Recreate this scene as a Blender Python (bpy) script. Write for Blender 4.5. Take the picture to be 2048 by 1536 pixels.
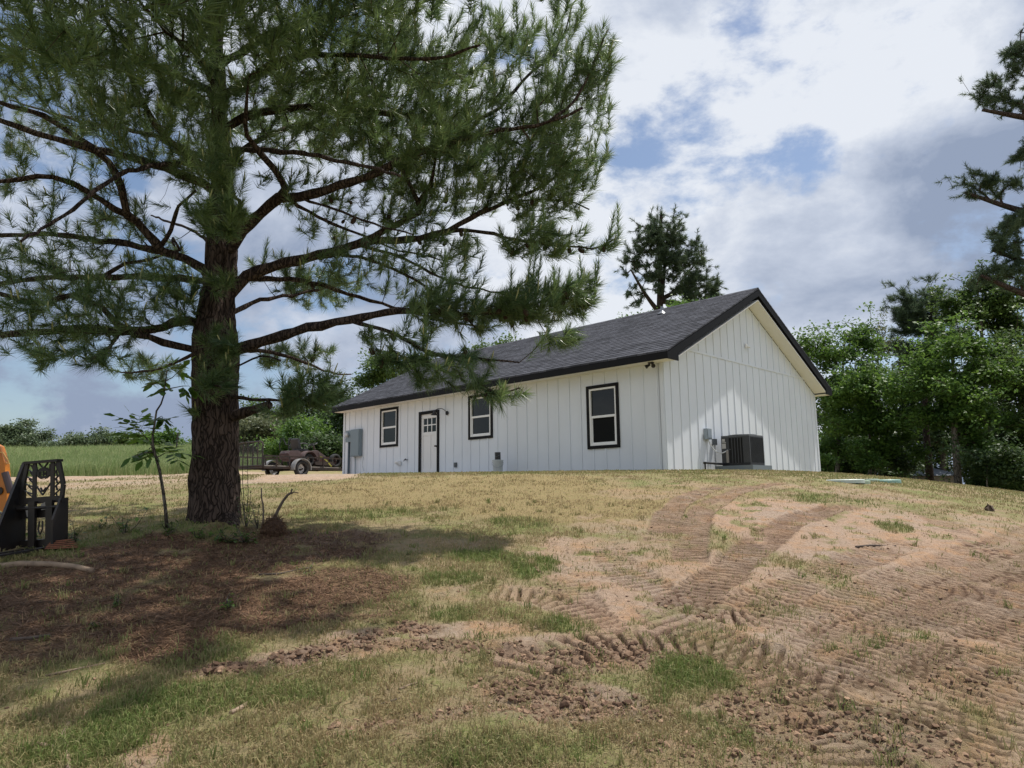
import bpy, math, time
import numpy as np
from mathutils import Matrix, Vector
PI = math.pi
for o in list(bpy.data.objects): bpy.data.objects.remove(o, do_unlink=True)
S = bpy.context.scene
C = S.collection
RNG = np.random.default_rng(7)

# ------------------------------------------------------------------ camera
F, CX, CY, EYE = 1430.0, 1024.0, 768.0, 1.6
ROLL = math.radians(0.66); PITCH = math.atan(220 / 1430.0)
cr, sr, cp, sp = math.cos(ROLL), math.sin(ROLL), math.cos(PITCH), math.sin(PITCH)
R0 = Vector((1, 0, 0)); U0 = Vector((0, -sp, cp)); F0 = Vector((0, cp, sp))
rt = R0 * cr - U0 * sr; up = R0 * sr + U0 * cr
cam = bpy.data.cameras.new('camera'); camo = bpy.data.objects.new('camera', cam); C.objects.link(camo)
cam.sensor_width = 36; cam.lens = F / 2048 * 36; cam.clip_start = 0.05; cam.clip_end = 6000
M = Matrix.Identity(4)
for i in range(3):
    M[i][0] = rt[i]; M[i][1] = up[i]; M[i][2] = -F0[i]
M.translation = (0, 0, EYE)
camo.matrix_world = M
S.camera = camo

def ray(px, py):
    u = (px - CX) / F; v = -(py - CY) / F
    d = R0 * (u * cr + v * sr) + U0 * (-u * sr + v * cr) + F0
    return np.array([d.x / d.y, 1.0, d.z / d.y])          # per metre of depth (y)

# ------------------------------------------------------------------ sun, sky, exposure
SUN = Vector((1.03, 0.473, 2.68)).normalized()
sl = bpy.data.lights.new('sun', 'SUN'); sl.energy = 5.0; sl.angle = math.radians(0.6); sl.color = (1.0, 0.95, 0.87)
so = bpy.data.objects.new('sun', sl); C.objects.link(so)
so.rotation_euler = SUN.to_track_quat('Z', 'Y').to_euler(); so.location = (20, 10, 40)
S.view_settings.view_transform = 'Standard'; S.view_settings.look = 'None'
S.view_settings.exposure = 0.0; S.view_settings.gamma = 1.0
S.cycles.use_denoising = True; S.cycles.denoising_prefilter = 'NONE'; S.cycles.max_bounces = 6; S.cycles.diffuse_bounces = 3; S.cycles.glossy_bounces = 3
S.cycles.transmission_bounces = 4; S.cycles.transparent_max_bounces = 8

def NT(nt, typ, **kw):
    n = nt.nodes.new(typ)
    for k, v in kw.items():
        if k[0] == 'i' and k[1:].isdigit(): n.inputs[int(k[1:])].default_value = v
        elif k in n.inputs.keys() and not hasattr(n, k): n.inputs[k].default_value = v
        else: setattr(n, k, v)
    return n

def world():
    w = bpy.data.worlds.new('World'); S.world = w; w.use_nodes = True
    nt = w.node_tree; nt.nodes.clear(); L = nt.links.new
    out = nt.nodes.new('ShaderNodeOutputWorld')
    sky = nt.nodes.new('ShaderNodeTexSky'); sky.sky_type = 'NISHITA'; sky.sun_disc = False
    sky.sun_elevation = math.asin(SUN.z); sky.sun_rotation = math.atan2(SUN.x, SUN.y)
    sky.air_density = 1.0; sky.dust_density = 1.5; sky.ozone_density = 1.2
    b1 = NT(nt, 'ShaderNodeBackground', i1=0.13); L(sky.outputs[0], b1.inputs[0])
    tc = nt.nodes.new('ShaderNodeTexCoord')
    sep = nt.nodes.new('ShaderNodeSeparateXYZ'); L(tc.outputs['Generated'], sep.inputs[0])
    def m(op, a, b=None, c=None, clamp=False):
        n = nt.nodes.new('ShaderNodeMath'); n.operation = op; n.use_clamp = clamp
        for i, v in enumerate((a, b, c)):
            if v is None: continue
            if isinstance(v, (int, float)): n.inputs[i].default_value = v
            else: L(v, n.inputs[i])
        return n.outputs[0]
    den = m('ADD', m('MAXIMUM', sep.outputs[2], 0.0), 0.30)
    px = m('DIVIDE', sep.outputs[0], den); py = m('DIVIDE', sep.outputs[1], den)
    cmb = nt.nodes.new('ShaderNodeCombineXYZ'); L(px, cmb.inputs[0]); L(py, cmb.inputs[1])
    def noise(scale, det, rough, off, dist=0.0, src=None):
        mp = NT(nt, 'ShaderNodeMapping'); mp.inputs['Location'].default_value = off
        L(src or cmb.outputs[0], mp.inputs[0])
        n = nt.nodes.new('ShaderNodeTexNoise'); n.inputs['Scale'].default_value = scale
        n.inputs['Detail'].default_value = det; n.inputs['Roughness'].default_value = rough
        n.inputs['Distortion'].default_value = dist
        L(mp.outputs[0], n.inputs['Vector']); return n.outputs[0]
    def blob(x, y, rad, soft):
        d = Vector(ray(x, y)).normalized()
        n = nt.nodes.new('ShaderNodeVectorMath'); n.operation = 'DISTANCE'
        L(tc.outputs['Generated'], n.inputs[0]); n.inputs[1].default_value = d
        mr = nt.nodes.new('ShaderNodeMapRange'); mr.interpolation_type = 'SMOOTHSTEP'
        L(n.outputs['Value'], mr.inputs[0]); mr.inputs[1].default_value = rad + soft; mr.inputs[2].default_value = max(rad - soft, 0)
        mr.inputs[3].default_value = 0; mr.inputs[4].default_value = 1; return mr.outputs[0]
    zz = nt.nodes.new('ShaderNodeVectorMath'); zz.operation = 'MULTIPLY'; L(tc.outputs['Generated'], zz.inputs[0]); zz.inputs[1].default_value = (1, 1, 1.7)
    DV = zz.outputs[0]
    n1 = noise(2.9, 10, 0.56, (3.1, 1.7, 0.4), 0.15, DV)
    n2 = noise(8.0, 9, 0.62, (0.3, 5.2, 1.0), 0.1, DV)
    f = m('SUBTRACT', m('ADD', m('MULTIPLY', n1, 2.1), m('MULTIPLY', n2, 1.5)), 1.33)
    # gaps of blue and banks of cloud, as directions in the sky
    for (x, y, r_, s_, a) in ((1560, 160, .05, .12, -.17), (1655, 370, .01, .15, -.17), (1580, 230, .01, .15, -.15), (1500, 330, .01, .12, -.06), (1360, 150, .05, .10, -.20), (1320, 310, .03, .12, -.24), (1480, 320, .05, .06, .08), (1390, 30, .05, .07, -.15), (1480, 250, .06, .06, .10),
                              (60, 230, .12, .14, -.16), (700, 650, .15, .12, -.10), (1650, 70, .10, .08, .14), (1860, 290, .20, .10, .22), (1500, 470, .16, .09, .15), (900, 350, .45, .25, .02), (1250, 220, .12, .12, -.05), (1700, 200, .1, .1, -.04), (150, 850, .3, .2, .15)):
        f = m('ADD', f, m('MULTIPLY', blob(x, y, r_, s_), a))
    hz = nt.nodes.new('ShaderNodeMapRange'); L(sep.outputs[2], hz.inputs[0]); hz.inputs[1].default_value = .16; hz.inputs[2].default_value = .0; hz.inputs[3].default_value = 0; hz.inputs[4].default_value = .25; f = m('ADD', f, hz.outputs[0])
    mask = nt.nodes.new('ShaderNodeMapRange'); mask.interpolation_type = 'SMOOTHSTEP'
    L(f, mask.inputs[0]); mask.inputs[1].default_value = 0.18; mask.inputs[2].default_value = 0.55
    # cloud shade
    n3 = noise(4.2, 9, 0.58, (7.7, 2.2, 3.0), 0.2, DV)
    sh = m('MULTIPLY', m('SUBTRACT', n3, 0.5), 3.4)
    for (x, y, r_, s_, a) in ((1850, 260, .15, .18, .34), (2000, 420, .25, .2, .22), (150, 800, .45, .25, .75), (600, 700, .3, .2, .25), (1850, 480, .2, .12, .12), (1300, 20, .2, .2, .1),
                              (1720, 90, .12, .09, -.5), (1480, 420, .2, .12, -.35), (500, 450, .35, .2, -.35), (1950, 110, .08, .08, -.3)):
        sh = m('ADD', sh, m('MULTIPLY', blob(x, y, r_, s_), a))
    cr_ = nt.nodes.new('ShaderNodeValToRGB'); L(m('ADD', sh, 0.20, clamp=True), cr_.inputs[0])
    e = cr_.color_ramp.elements
    e[0].position = 0.0; e[0].color = (0.80, 0.84, 0.91, 1)
    e[1].position = 1.0; e[1].color = (0.30, 0.365, 0.50, 1)
    k = cr_.color_ramp.elements.new(0.4); k.color = (0.56, 0.62, 0.74, 1)
    b2 = NT(nt, 'ShaderNodeBackground', i1=1.0); L(cr_.outputs[0], b2.inputs[0])
    mx = nt.nodes.new('ShaderNodeMixShader'); L(mask.outputs[0], mx.inputs[0]); L(b1.outputs[0], mx.inputs[1]); L(b2.outputs[0], mx.inputs[2])
    L(mx.outputs[0], out.inputs[0])
world()

# ------------------------------------------------------------------ small numpy helpers
def _hash(ix, iy, seed):
    h = (ix.astype(np.int64) * 374761393 + iy.astype(np.int64) * 668265263 + seed * 1442695041) & 0xFFFFFFFF
    h = ((h ^ (h >> 13)) * 1274126177) & 0xFFFFFFFF
    return ((h ^ (h >> 16)) & 0xFFFFFF) / float(0xFFFFFF)
def vn(x, y, seed=0):
    ix = np.floor(x); iy = np.floor(y); fx = x - ix; fy = y - iy
    ix = ix.astype(np.int64); iy = iy.astype(np.int64)
    fx = fx * fx * (3 - 2 * fx); fy = fy * fy * (3 - 2 * fy)
    a = _hash(ix, iy, seed); b = _hash(ix + 1, iy, seed); c = _hash(ix, iy + 1, seed); d = _hash(ix + 1, iy + 1, seed)
    return (a * (1 - fx) + b * fx) * (1 - fy) + (c * (1 - fx) + d * fx) * fy
def fbm(x, y, sc, octv=4, seed=0, gain=0.5):
    s = 0; a = 1; t = 0
    for i in range(octv):
        s = s + a * vn(x * sc + i * 17.3, y * sc - i * 9.1, seed + i); t += a; a *= gain; sc *= 2.03
    return s / t
def sstep(a, b, x):
    t = np.clip((x - a) / (b - a), 0, 1); return t * t * (3 - 2 * t)
def spl(x, k): return np.logaddexp(0, x / k) * k

def base(x, y):
    x = np.asarray(x, float); y = np.asarray(y, float)
    z = 0.14 * y - 0.14 * spl(y - 15.3, 1.2)
    left = sstep(-4.5, -10.5, x)
    z = z + left * (0.055 * spl(y - 26, 4) + 0.052 * spl(y - 36, 3) - 0.15 * spl(y - 74, 5))
    w = spl(x - (5 + .35 * (y - 12)), 1.0)
    z = z + np.maximum(-.088 * w - .006 * w * w, -2.6)
    r2 = (x + 3.7) ** 2 + (y - 8.75) ** 2
    z = z + .10 * np.exp(-r2 / 1.2)
    far = sstep(110, 180, np.hypot(x, y))
    return z * (1 - far) + 1.0 * far
def base1(x, y): return float(base(x, y))
def G(px, py):
    """where the line of sight of a photo point meets the ground"""
    r = ray(px, py); lo = None
    t = np.linspace(1.5, 130, 6000)
    g = EYE + r[2] * t - base(r[0] * t, t)
    k = np.argmax(g < 0)
    if g[k] >= 0: k = 3000
    t0, t1 = t[max(k - 1, 0)], t[k]; g0, g1 = g[max(k - 1, 0)], g[k]
    tt = t0 + (t1 - t0) * g0 / (g0 - g1 + 1e-9)
    return np.array([r[0] * tt, tt])
def at(px, py, Y):
    r = ray(px, py); return np.array([r[0] * Y, Y, EYE + r[2] * Y])

# ------------------------------------------------------------------ mesh builder
class MB:
    def __init__(s): s.v = []; s.n = 0; s.t = []; s.q = []; s.a = []; s.has = False
    def add(s, v, t=None, q=None, var=None):
        v = np.asarray(v, float).reshape(-1, 3)
        if t is not None and len(t): s.t.append(np.asarray(t, np.int64).reshape(-1, 3) + s.n)
        if q is not None and len(q): s.q.append(np.asarray(q, np.int64).reshape(-1, 4) + s.n)
        s.v.append(v); s.n += len(v)
        if var is not None: s.has = True; s.a.append(np.broadcast_to(np.asarray(var, float), (len(v),)))
        else: s.a.append(np.zeros(len(v)))
        return s
    def box(s, x0, x1, y0, y1, z0, z1, R=None, o=None):
        v = np.array([[x, y, z] for z in (z0, z1) for y in (y0, y1) for x in (x0, x1)], float)
        if R is not None: v = v @ np.asarray(R).T
        if o is not None: v = v + np.asarray(o)
        return s.add(v, q=[[0, 2, 3, 1], [4, 5, 7, 6], [0, 1, 5, 4], [2, 6, 7, 3], [0, 4, 6, 2], [1, 3, 7, 5]])
    def bar(s, a, b, w, h=None, upv=(0, 0, 1)):
        a = np.asarray(a, float); b = np.asarray(b, float); h = h or w
        d = b - a; L = np.linalg.norm(d); d = d / L
        u = np.asarray(upv, float)
        if abs(d @ u) > .98: u = np.array([1., 0, 0])
        x = np.cross(d, u); x /= np.linalg.norm(x); z = np.cross(x, d)
        return s.box(-w / 2, w / 2, 0, L, -h / 2, h / 2, np.array([x, d, z]).T, a)
    def tube(s, P, r, n=8, cap=True, var=None):
        P = np.asarray(P, float); m_ = len(P); r = np.broadcast_to(np.asarray(r, float), (m_,))
        T = np.gradient(P, axis=0); T /= np.linalg.norm(T, axis=1)[:, None] + 1e-12
        u = np.array([0, 0, 1.]) if abs(T[0][2]) < .9 else np.array([1., 0, 0])
        X = np.cross(u, T[0]); X /= np.linalg.norm(X); V = []
        an = np.arange(n) / n * 2 * PI
        for i in range(m_):
            X = X - T[i] * (X @ T[i]); X /= np.linalg.norm(X); Y = np.cross(T[i], X)
            V.append(P[i] + r[i] * (np.cos(an)[:, None] * X + np.sin(an)[:, None] * Y))
        V = np.concatenate(V); q = []
        for i in range(m_ - 1):
            for j in range(n):
                k = (j + 1) % n; q.append([i * n + j, i * n + k, (i + 1) * n + k, (i + 1) * n + j])
        t = []
        if cap:
            V = np.vstack([V, P[0], P[-1]]); a = m_ * n
            for j in range(n):
                k = (j + 1) % n; t.append([a, k, j]); t.append([a + 1, (m_ - 1) * n + j, (m_ - 1) * n + k])
        return s.add(V, t, q, var)
    def lathe(s, prof, n=24, R=None, o=None):
        prof = np.asarray(prof, float); an = np.arange(n) / n * 2 * PI; m_ = len(prof)
        V = np.array([[r * math.cos(a), r * math.sin(a), z] for r, z in prof for a in an])
        if R is not None: V = V @ np.asarray(R).T
        if o is not None: V = V + np.asarray(o)
        q = [[i * n + j, i * n + (j + 1) % n, (i + 1) * n + (j + 1) % n, (i + 1) * n + j] for i in range(m_ - 1) for j in range(n)]
        return s.add(V, q=q)
    def prism(s, poly, axis, d0, d1, R=None, o=None):
        """poly: 2D outline (convex-ish, fan from centroid), extruded along axis 0/1/2"""
        poly = np.asarray(poly, float); n = len(poly); c = poly.mean(0)
        pp = np.vstack([poly, c]); V = []
        for d in (d0, d1):
            A = np.zeros((n + 1, 3)); ax = [i for i in range(3) if i != axis]
            A[:, ax[0]] = pp[:, 0]; A[:, ax[1]] = pp[:, 1]; A[:, axis] = d; V.append(A)
        V = np.vstack(V)
        if R is not None: V = V @ np.asarray(R).T
        if o is not None: V = V + np.asarray(o)
        t = [[n, i, (i + 1) % n] for i in range(n)] + [[2 * n + 1, n + 1 + (i + 1) % n, n + 1 + i] for i in range(n)]
        q = [[i, n + 1 + i, n + 1 + (i + 1) % n, (i + 1) % n] for i in range(n)]
        return s.add(V, t, q)
    def sphere(s, c, r, n=12, m_=8, sc=(1, 1, 1)):
        prof = [(max(math.sin(PI * i / m_), 1e-4) * r, -math.cos(PI * i / m_) * r) for i in range(m_ + 1)]
        return s.lathe(prof, n, np.diag(sc), c)
    def build(s, name, mat=None, parent=None, smooth=False):
        V = np.concatenate(s.v); me = bpy.data.meshes.new(name)
        T = np.concatenate(s.t) if s.t else np.zeros((0, 3), np.int64); Q = np.concatenate(s.q) if s.q else np.zeros((0, 4), np.int64)
        me.vertices.add(len(V)); me.vertices.foreach_set('co', V.astype(np.float32).ravel())
        nl = len(T) * 3 + len(Q) * 4; me.loops.add(nl)
        me.loops.foreach_set('vertex_index', np.concatenate([T.ravel(), Q.ravel()]).astype(np.int32))
        me.polygons.add(len(T) + len(Q))
        ls = np.concatenate([np.arange(len(T)) * 3, len(T) * 3 + np.arange(len(Q)) * 4]).astype(np.int32)
        me.polygons.foreach_set('loop_start', ls)
        me.polygons.foreach_set('use_smooth', np.full(len(T) + len(Q), bool(smooth)))
        if s.has:
            at_ = me.attributes.new('var', 'FLOAT', 'POINT'); at_.data.foreach_set('value', np.concatenate(s.a).astype(np.float32))
        me.update(calc_edges=True)
        if mat: me.materials.append(mat)
        o = bpy.data.objects.new(name, me); C.objects.link(o)
        if parent is not None: o.parent = parent
        return o
def tag(o, label=None, cat=None, group=None, kind=None):
    if label: o['label'] = label
    if cat: o['category'] = cat
    if group: o['group'] = group
    if kind: o['kind'] = kind
    return o
def empty(name, loc=(0, 0, 0), rz=0.0, rot=None):
    o = bpy.data.objects.new(name, None); C.objects.link(o); o.location = loc
    o.rotation_euler = rot if rot else (0, 0, rz); o.empty_display_size = .2; return o
def copy_tree(o, parent=None):
    c = o.copy(); C.objects.link(c); c.parent = parent
    for ch in list(o.children): copy_tree(ch, c)
    return c

# ------------------------------------------------------------------ materials
MATS = {}
def mat(name, col, rough=.6, metal=0.0, spec=.5, var=0.0, vscale=8.0, bump=0.0, bscale=30.0, trans=0.0, dirt=None):
    if name in MATS: return MATS[name]
    m = bpy.data.materials.new(name); m.use_nodes = True; nt = m.node_tree; L = nt.links.new
    b = nt.nodes['Principled BSDF']; b.inputs['Base Color'].default_value = (*col, 1)
    b.inputs['Roughness'].default_value = rough; b.inputs['Metallic'].default_value = metal; b.inputs['Specular IOR Level'].default_value = spec
    tc = nt.nodes.new('ShaderNodeTexCoord')
    if var or dirt:
        n = nt.nodes.new('ShaderNodeTexNoise'); n.inputs['Scale'].default_value = vscale; n.inputs['Detail'].default_value = 6
        L(tc.outputs['Object'], n.inputs['Vector'])
        r = nt.nodes.new('ShaderNodeMapRange'); L(n.outputs[0], r.inputs[0]); r.inputs[1].default_value = .3; r.inputs[2].default_value = .7
        mx = nt.nodes.new('ShaderNodeMix'); mx.data_type = 'RGBA'; L(r.outputs[0], mx.inputs[0])
        lo = dirt or tuple(c * (1 - var) for c in col)
        mx.inputs[6].default_value = (*lo, 1); mx.inputs[7].default_value = (*col, 1)
        L(mx.outputs[2], b.inputs['Base Color'])
    if bump:
        n = nt.nodes.new('ShaderNodeTexNoise'); n.inputs['Scale'].default_value = bscale; n.inputs['Detail'].default_value = 5
        L(tc.outputs['Object'], n.inputs['Vector'])
        bp = nt.nodes.new('ShaderNodeBump'); bp.inputs['Strength'].default_value = bump; bp.inputs['Distance'].default_value = .01
        L(n.outputs[0], bp.inputs['Height']); L(bp.outputs[0], b.inputs['Normal'])
    MATS[name] = m; return m
def leafmat(name, c0, c1, trans=.35, rough=.5, spec=.4):
    """foliage: colour runs from c0 to c1 with the 'var' attribute, part of the light goes through"""
    m = bpy.data.materials.new(name); m.use_nodes = True; nt = m.node_tree; L = nt.links.new
    b = nt.nodes['Principled BSDF']; out = nt.nodes['Material Output']
    a = nt.nodes.new('ShaderNodeAttribute'); a.attribute_name = 'var'
    mx = nt.nodes.new('ShaderNodeMix'); mx.data_type = 'RGBA'; L(a.outputs['Fac'], mx.inputs[0])
    mx.inputs[6].default_value = (*c0, 1); mx.inputs[7].default_value = (*c1, 1)
    L(mx.outputs[2], b.inputs['Base Color']); b.inputs['Roughness'].default_value = rough; b.inputs['Specular IOR Level'].default_value = spec
    t = nt.nodes.new('ShaderNodeBsdfTranslucent')
    hs = nt.nodes.new('ShaderNodeHueSaturation'); hs.inputs['Value'].default_value = 1.25; hs.inputs['Hue'].default_value = .485; L(mx.outputs[2], hs.inputs['Color'])
    L(hs.outputs[0], t.inputs[0])
    ms = nt.nodes.new('ShaderNodeMixShader'); ms.inputs[0].default_value = trans; L(b.outputs[0], ms.inputs[1]); L(t.outputs[0], ms.inputs[2])
    L(ms.outputs[0], out.inputs[0]); return m
#MARK1
# ------------------------------------------------------------------ the ground: one sheet, finer near the place the photo was taken
def blobs(X, Y, lst, seed=0, rag=.8, sc=1.6):
    out = np.zeros_like(X); n = fbm(X, Y, sc, 4, seed) - .5; TH = np.arctan2(X, Y); RR = np.hypot(X, Y)
    for (px, py, rx, ry, a) in lst:
        c = np.hypot(*G(px, py)); th = math.atan(ray(px, py)[0]); dth = rx / F * math.cos(th) ** 2
        far = max(abs(np.hypot(*G(px, py - ry)) - c), .05); near = max(abs(c - np.hypot(*G(px, min(py + ry, 1900)))), .05)
        e = np.sqrt(((TH - th) / dth) ** 2 + ((RR - c) / np.where(RR > c, far, near)) ** 2) + n * rag
        out = np.maximum(out, a * (1 - sstep(.72, 1.12, e)))
    return out
DIRT = [(1720, 1080, 330, 75, 1), (1560, 1040, 190, 45, 1), (1500, 1200, 330, 90, .95), (1900, 1200, 260, 130, .95), (1200, 1130, 170, 60, .9), (1260, 1210, 160, 60, 1),
        (1120, 1200, 140, 30, .8), (1240, 1310, 330, 40, .95), (1170, 1400, 150, 45, .9), (1700, 1330, 350, 70, .85), (1800, 1470, 330, 70, .8), (1560, 1440, 160, 60, .7),
        (850, 1265, 200, 22, .9), (640, 1305, 160, 20, .85), (1250, 1050, 120, 25, .6), (1700, 985, 190, 10, .7), (1330, 990, 130, 14, .5), (950, 1180, 120, 25, .6), (1450, 975, 150, 8, .5),
        (300, 1500, 60, 40, .7), (150, 1440, 90, 18, .5), (700, 1075, 110, 14, .6), (880, 1090, 120, 14, .5), (1990, 1050, 130, 22, .8)]
GREEN = [(950, 1112, 75, 14, 1), (1060, 1135, 55, 25, .9), (1140, 1246, 60, 22, 1), (1395, 1345, 95, 45, .8), (1850, 1295, 60, 22, 1), (320, 1425, 150, 40, .6), (420, 1310, 90, 25, .6),
         (1040, 1045, 70, 14, .7), (1450, 1460, 55, 40, .9), (1560, 1390, 90, 22, .6), (1660, 1000, 90, 12, .7), (1790, 1055, 40, 10, .8), (900, 1160, 60, 14, .7), (910, 1230, 50, 18, .7),
         (1920, 1425, 120, 28, .6), (700, 1030, 180, 14, .6), (250, 1085, 250, 18, .5), (1550, 1215, 60, 14, .6), (1700, 1180, 60, 12, .5), (560, 1395, 90, 18, .6), (1920, 1350, 60, 12, .7),
         (160, 1500, 160, 40, .7), (1000, 1500, 160, 40, .5)]
STRAW = [(420, 1120, 330, 62, 1), (150, 1170, 260, 75, 1), (330, 1235, 360, 80, 1), (620, 1190, 230, 60, .9), (120, 1290, 220, 60, .75), (560, 1085, 80, 30, 1)]
GOLD = [(950, 985, 380, 36, 1), (1150, 1010, 260, 45, 1), (780, 1005, 220, 22, .6), (1380, 985, 160, 18, .6)]
DRIVE = [(330, 951, 190, 6.5, 1), (120, 955, 200, 8, 1), (560, 961, 130, 4.5, 1), (240, 967, 230, 5.5, .8), (620, 955, 120, 7, 1), (420, 950, 120, 7, 1)]
# tyre and crawler tracks: centre line on the photo, width in metres, cleat spacing, depth
TRACKS = [
    ([(2200, 1105), (2048, 1150), (1930, 1200), (1800, 1250), (1690, 1310), (1560, 1400)], .40, .085, .028, .8),
    ([(2260, 1180), (2100, 1235), (1960, 1290), (1820, 1360), (1690, 1450)], .42, .085, .032, 1.),
    ([(1290, 1330), (1200, 1260), (1150, 1200), (1120, 1150)], .34, .09, .02, .6),
    ([(2100, 1480), (1950, 1450), (1780, 1400), (1600, 1350), (1450, 1330)], .42, .10, .035, .8),
    ([(1379, 1130), (1381, 1068), (1409, 1017), (1460, 989), (1512, 973), (1588, 964)], .36, .10, .05, 1.15),
    ([(1315, 1090), (1327, 1050), (1345, 1018), (1392, 986), (1460, 969)], .36, .10, .035, 1.1),
    ([(1720, 1008), (1614, 1032), (1553, 1060), (1501, 1099), (1450, 1145), (1409, 1180), (1350, 1235)], .40, .10, .05, 1.25),
    ([(2120, 1050), (1947, 1108), (1800, 1160), (1660, 1215), (1540, 1270)], .42, .085, .03, .9),
    ([(1830, 1082), (1665, 1140), (1537, 1196), (1440, 1250)], .40, .09, .028, .85),
    ([(2150, 1090), (2010, 1140), (1895, 1185), (1742, 1250), (1600, 1320)], .42, .085, .04, 1.1),
    ([(2200, 1150), (2048, 1200), (1900, 1262), (1760, 1330), (1600, 1420)], .42, .085, .032, 1.),
    ([(2200, 1215), (2048, 1270), (1947, 1310), (1850, 1370), (1720, 1480)], .42, .085, .03, .9),
    ([(2250, 1290), (2060, 1370), (1980, 1420), (1860, 1520)], .45, .09, .03, .9),
    ([(1800, 1640), (1700, 1500), (1600, 1400), (1500, 1320), (1400, 1270), (1260, 1215)], .42, .10, .035, .8),
    ([(1560, 1235), (1420, 1225), (1290, 1170), (1230, 1120), (1215, 1085)], .38, .09, .02, .6),
    ([(1210, 1250), (1100, 1200), (1000, 1190), (930, 1185)], .36, .09, .022, .7),
    ([(1640, 1345), (1500, 1310), (1380, 1290), (1200, 1290), (1060, 1330), (980, 1400)], .45, .10, .03, .6),
    ([(2080, 1180), (1960, 1090), (1850, 1030), (1740, 1002)], .34, .12, .018, .45),
]
# churned-up soil: line on the photo, half width in metres, strength
CLODS = [([(400, 1345), (500, 1335), (640, 1300), (780, 1262), (850, 1255)], .10, 1.0), ([(560, 1330), (760, 1290), (940, 1295), (1090, 1300), (1300, 1290)], .09, .8),
         ([(1010, 1375), (1120, 1390), (1250, 1420)], .22, .8), ([(1100, 1350), (1330, 1310), (1500, 1330)], .12, .7), ([(690, 1460), (830, 1440), (930, 1420)], .07, .6),
         ([(1560, 1420), (1700, 1440), (1850, 1500)], .3, .7), ([(1560, 1200), (1400, 1225), (1330, 1200)], .12, .5), ([(1660, 1000), (1760, 990), (1830, 1003)], .12, .5),
         ([(1780, 1380), (1960, 1340), (2060, 1350)], .2, .45), ([(1300, 1480), (1500, 1510)], .2, .5), ([(1060, 1120), (1140, 1210)], .03, .5)]
def polydist(X, Y, pts):
    P = np.array([G(*p) for p in pts]); best = np.full(X.shape, 1e9); s_ = np.zeros(X.shape); side = np.zeros(X.shape); acc = 0
    # smooth the line
    t = np.linspace(0, len(P) - 1, len(P) * 4); i = np.minimum(t.astype(int), len(P) - 2); fr = t - i
    Pm = np.vstack([2 * P[0] - P[1], P, 2 * P[-1] - P[-2]])
    p0, p1, p2, p3 = Pm[i], Pm[i + 1], Pm[i + 2], Pm[i + 3]; f_ = fr[:, None]
    P = .5 * ((2 * p1) + (-p0 + p2) * f_ + (2 * p0 - 5 * p1 + 4 * p2 - p3) * f_ ** 2 + (-p0 + 3 * p1 - 3 * p2 + p3) * f_ ** 3)
    shp = X.shape; sel = ((X > P[:, 0].min() - 1.3) & (X < P[:, 0].max() + 1.3) & (Y > P[:, 1].min() - 1.3) & (Y < P[:, 1].max() + 1.3)).ravel()
    full = best.ravel(), s_.ravel(), side.ravel(); X = X.ravel()[sel]; Y = Y.ravel()[sel]
    best = full[0][sel]; s_ = full[1][sel]; side = full[2][sel]
    for a, b in zip(P[:-1], P[1:]):
        d = b - a; L = np.hypot(*d)
        if L < 1e-6: continue
        d = d / L
        u = np.clip((X - a[0]) * d[0] + (Y - a[1]) * d[1], 0, L)
        qx = X - a[0] - d[0] * u; qy = Y - a[1] - d[1] * u; dd = np.hypot(qx, qy)
        mk = dd < best; best = np.where(mk, dd, best); s_ = np.where(mk, acc + u, s_); side = np.where(mk, np.sign(d[0] * qy - d[1] * qx), side); acc += L
    for i_, v_ in enumerate((best, s_, side)): full[i_][sel] = v_
    return full[0].reshape(shp), full[1].reshape(shp), full[2].reshape(shp), acc, sel.reshape(shp)

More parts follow.
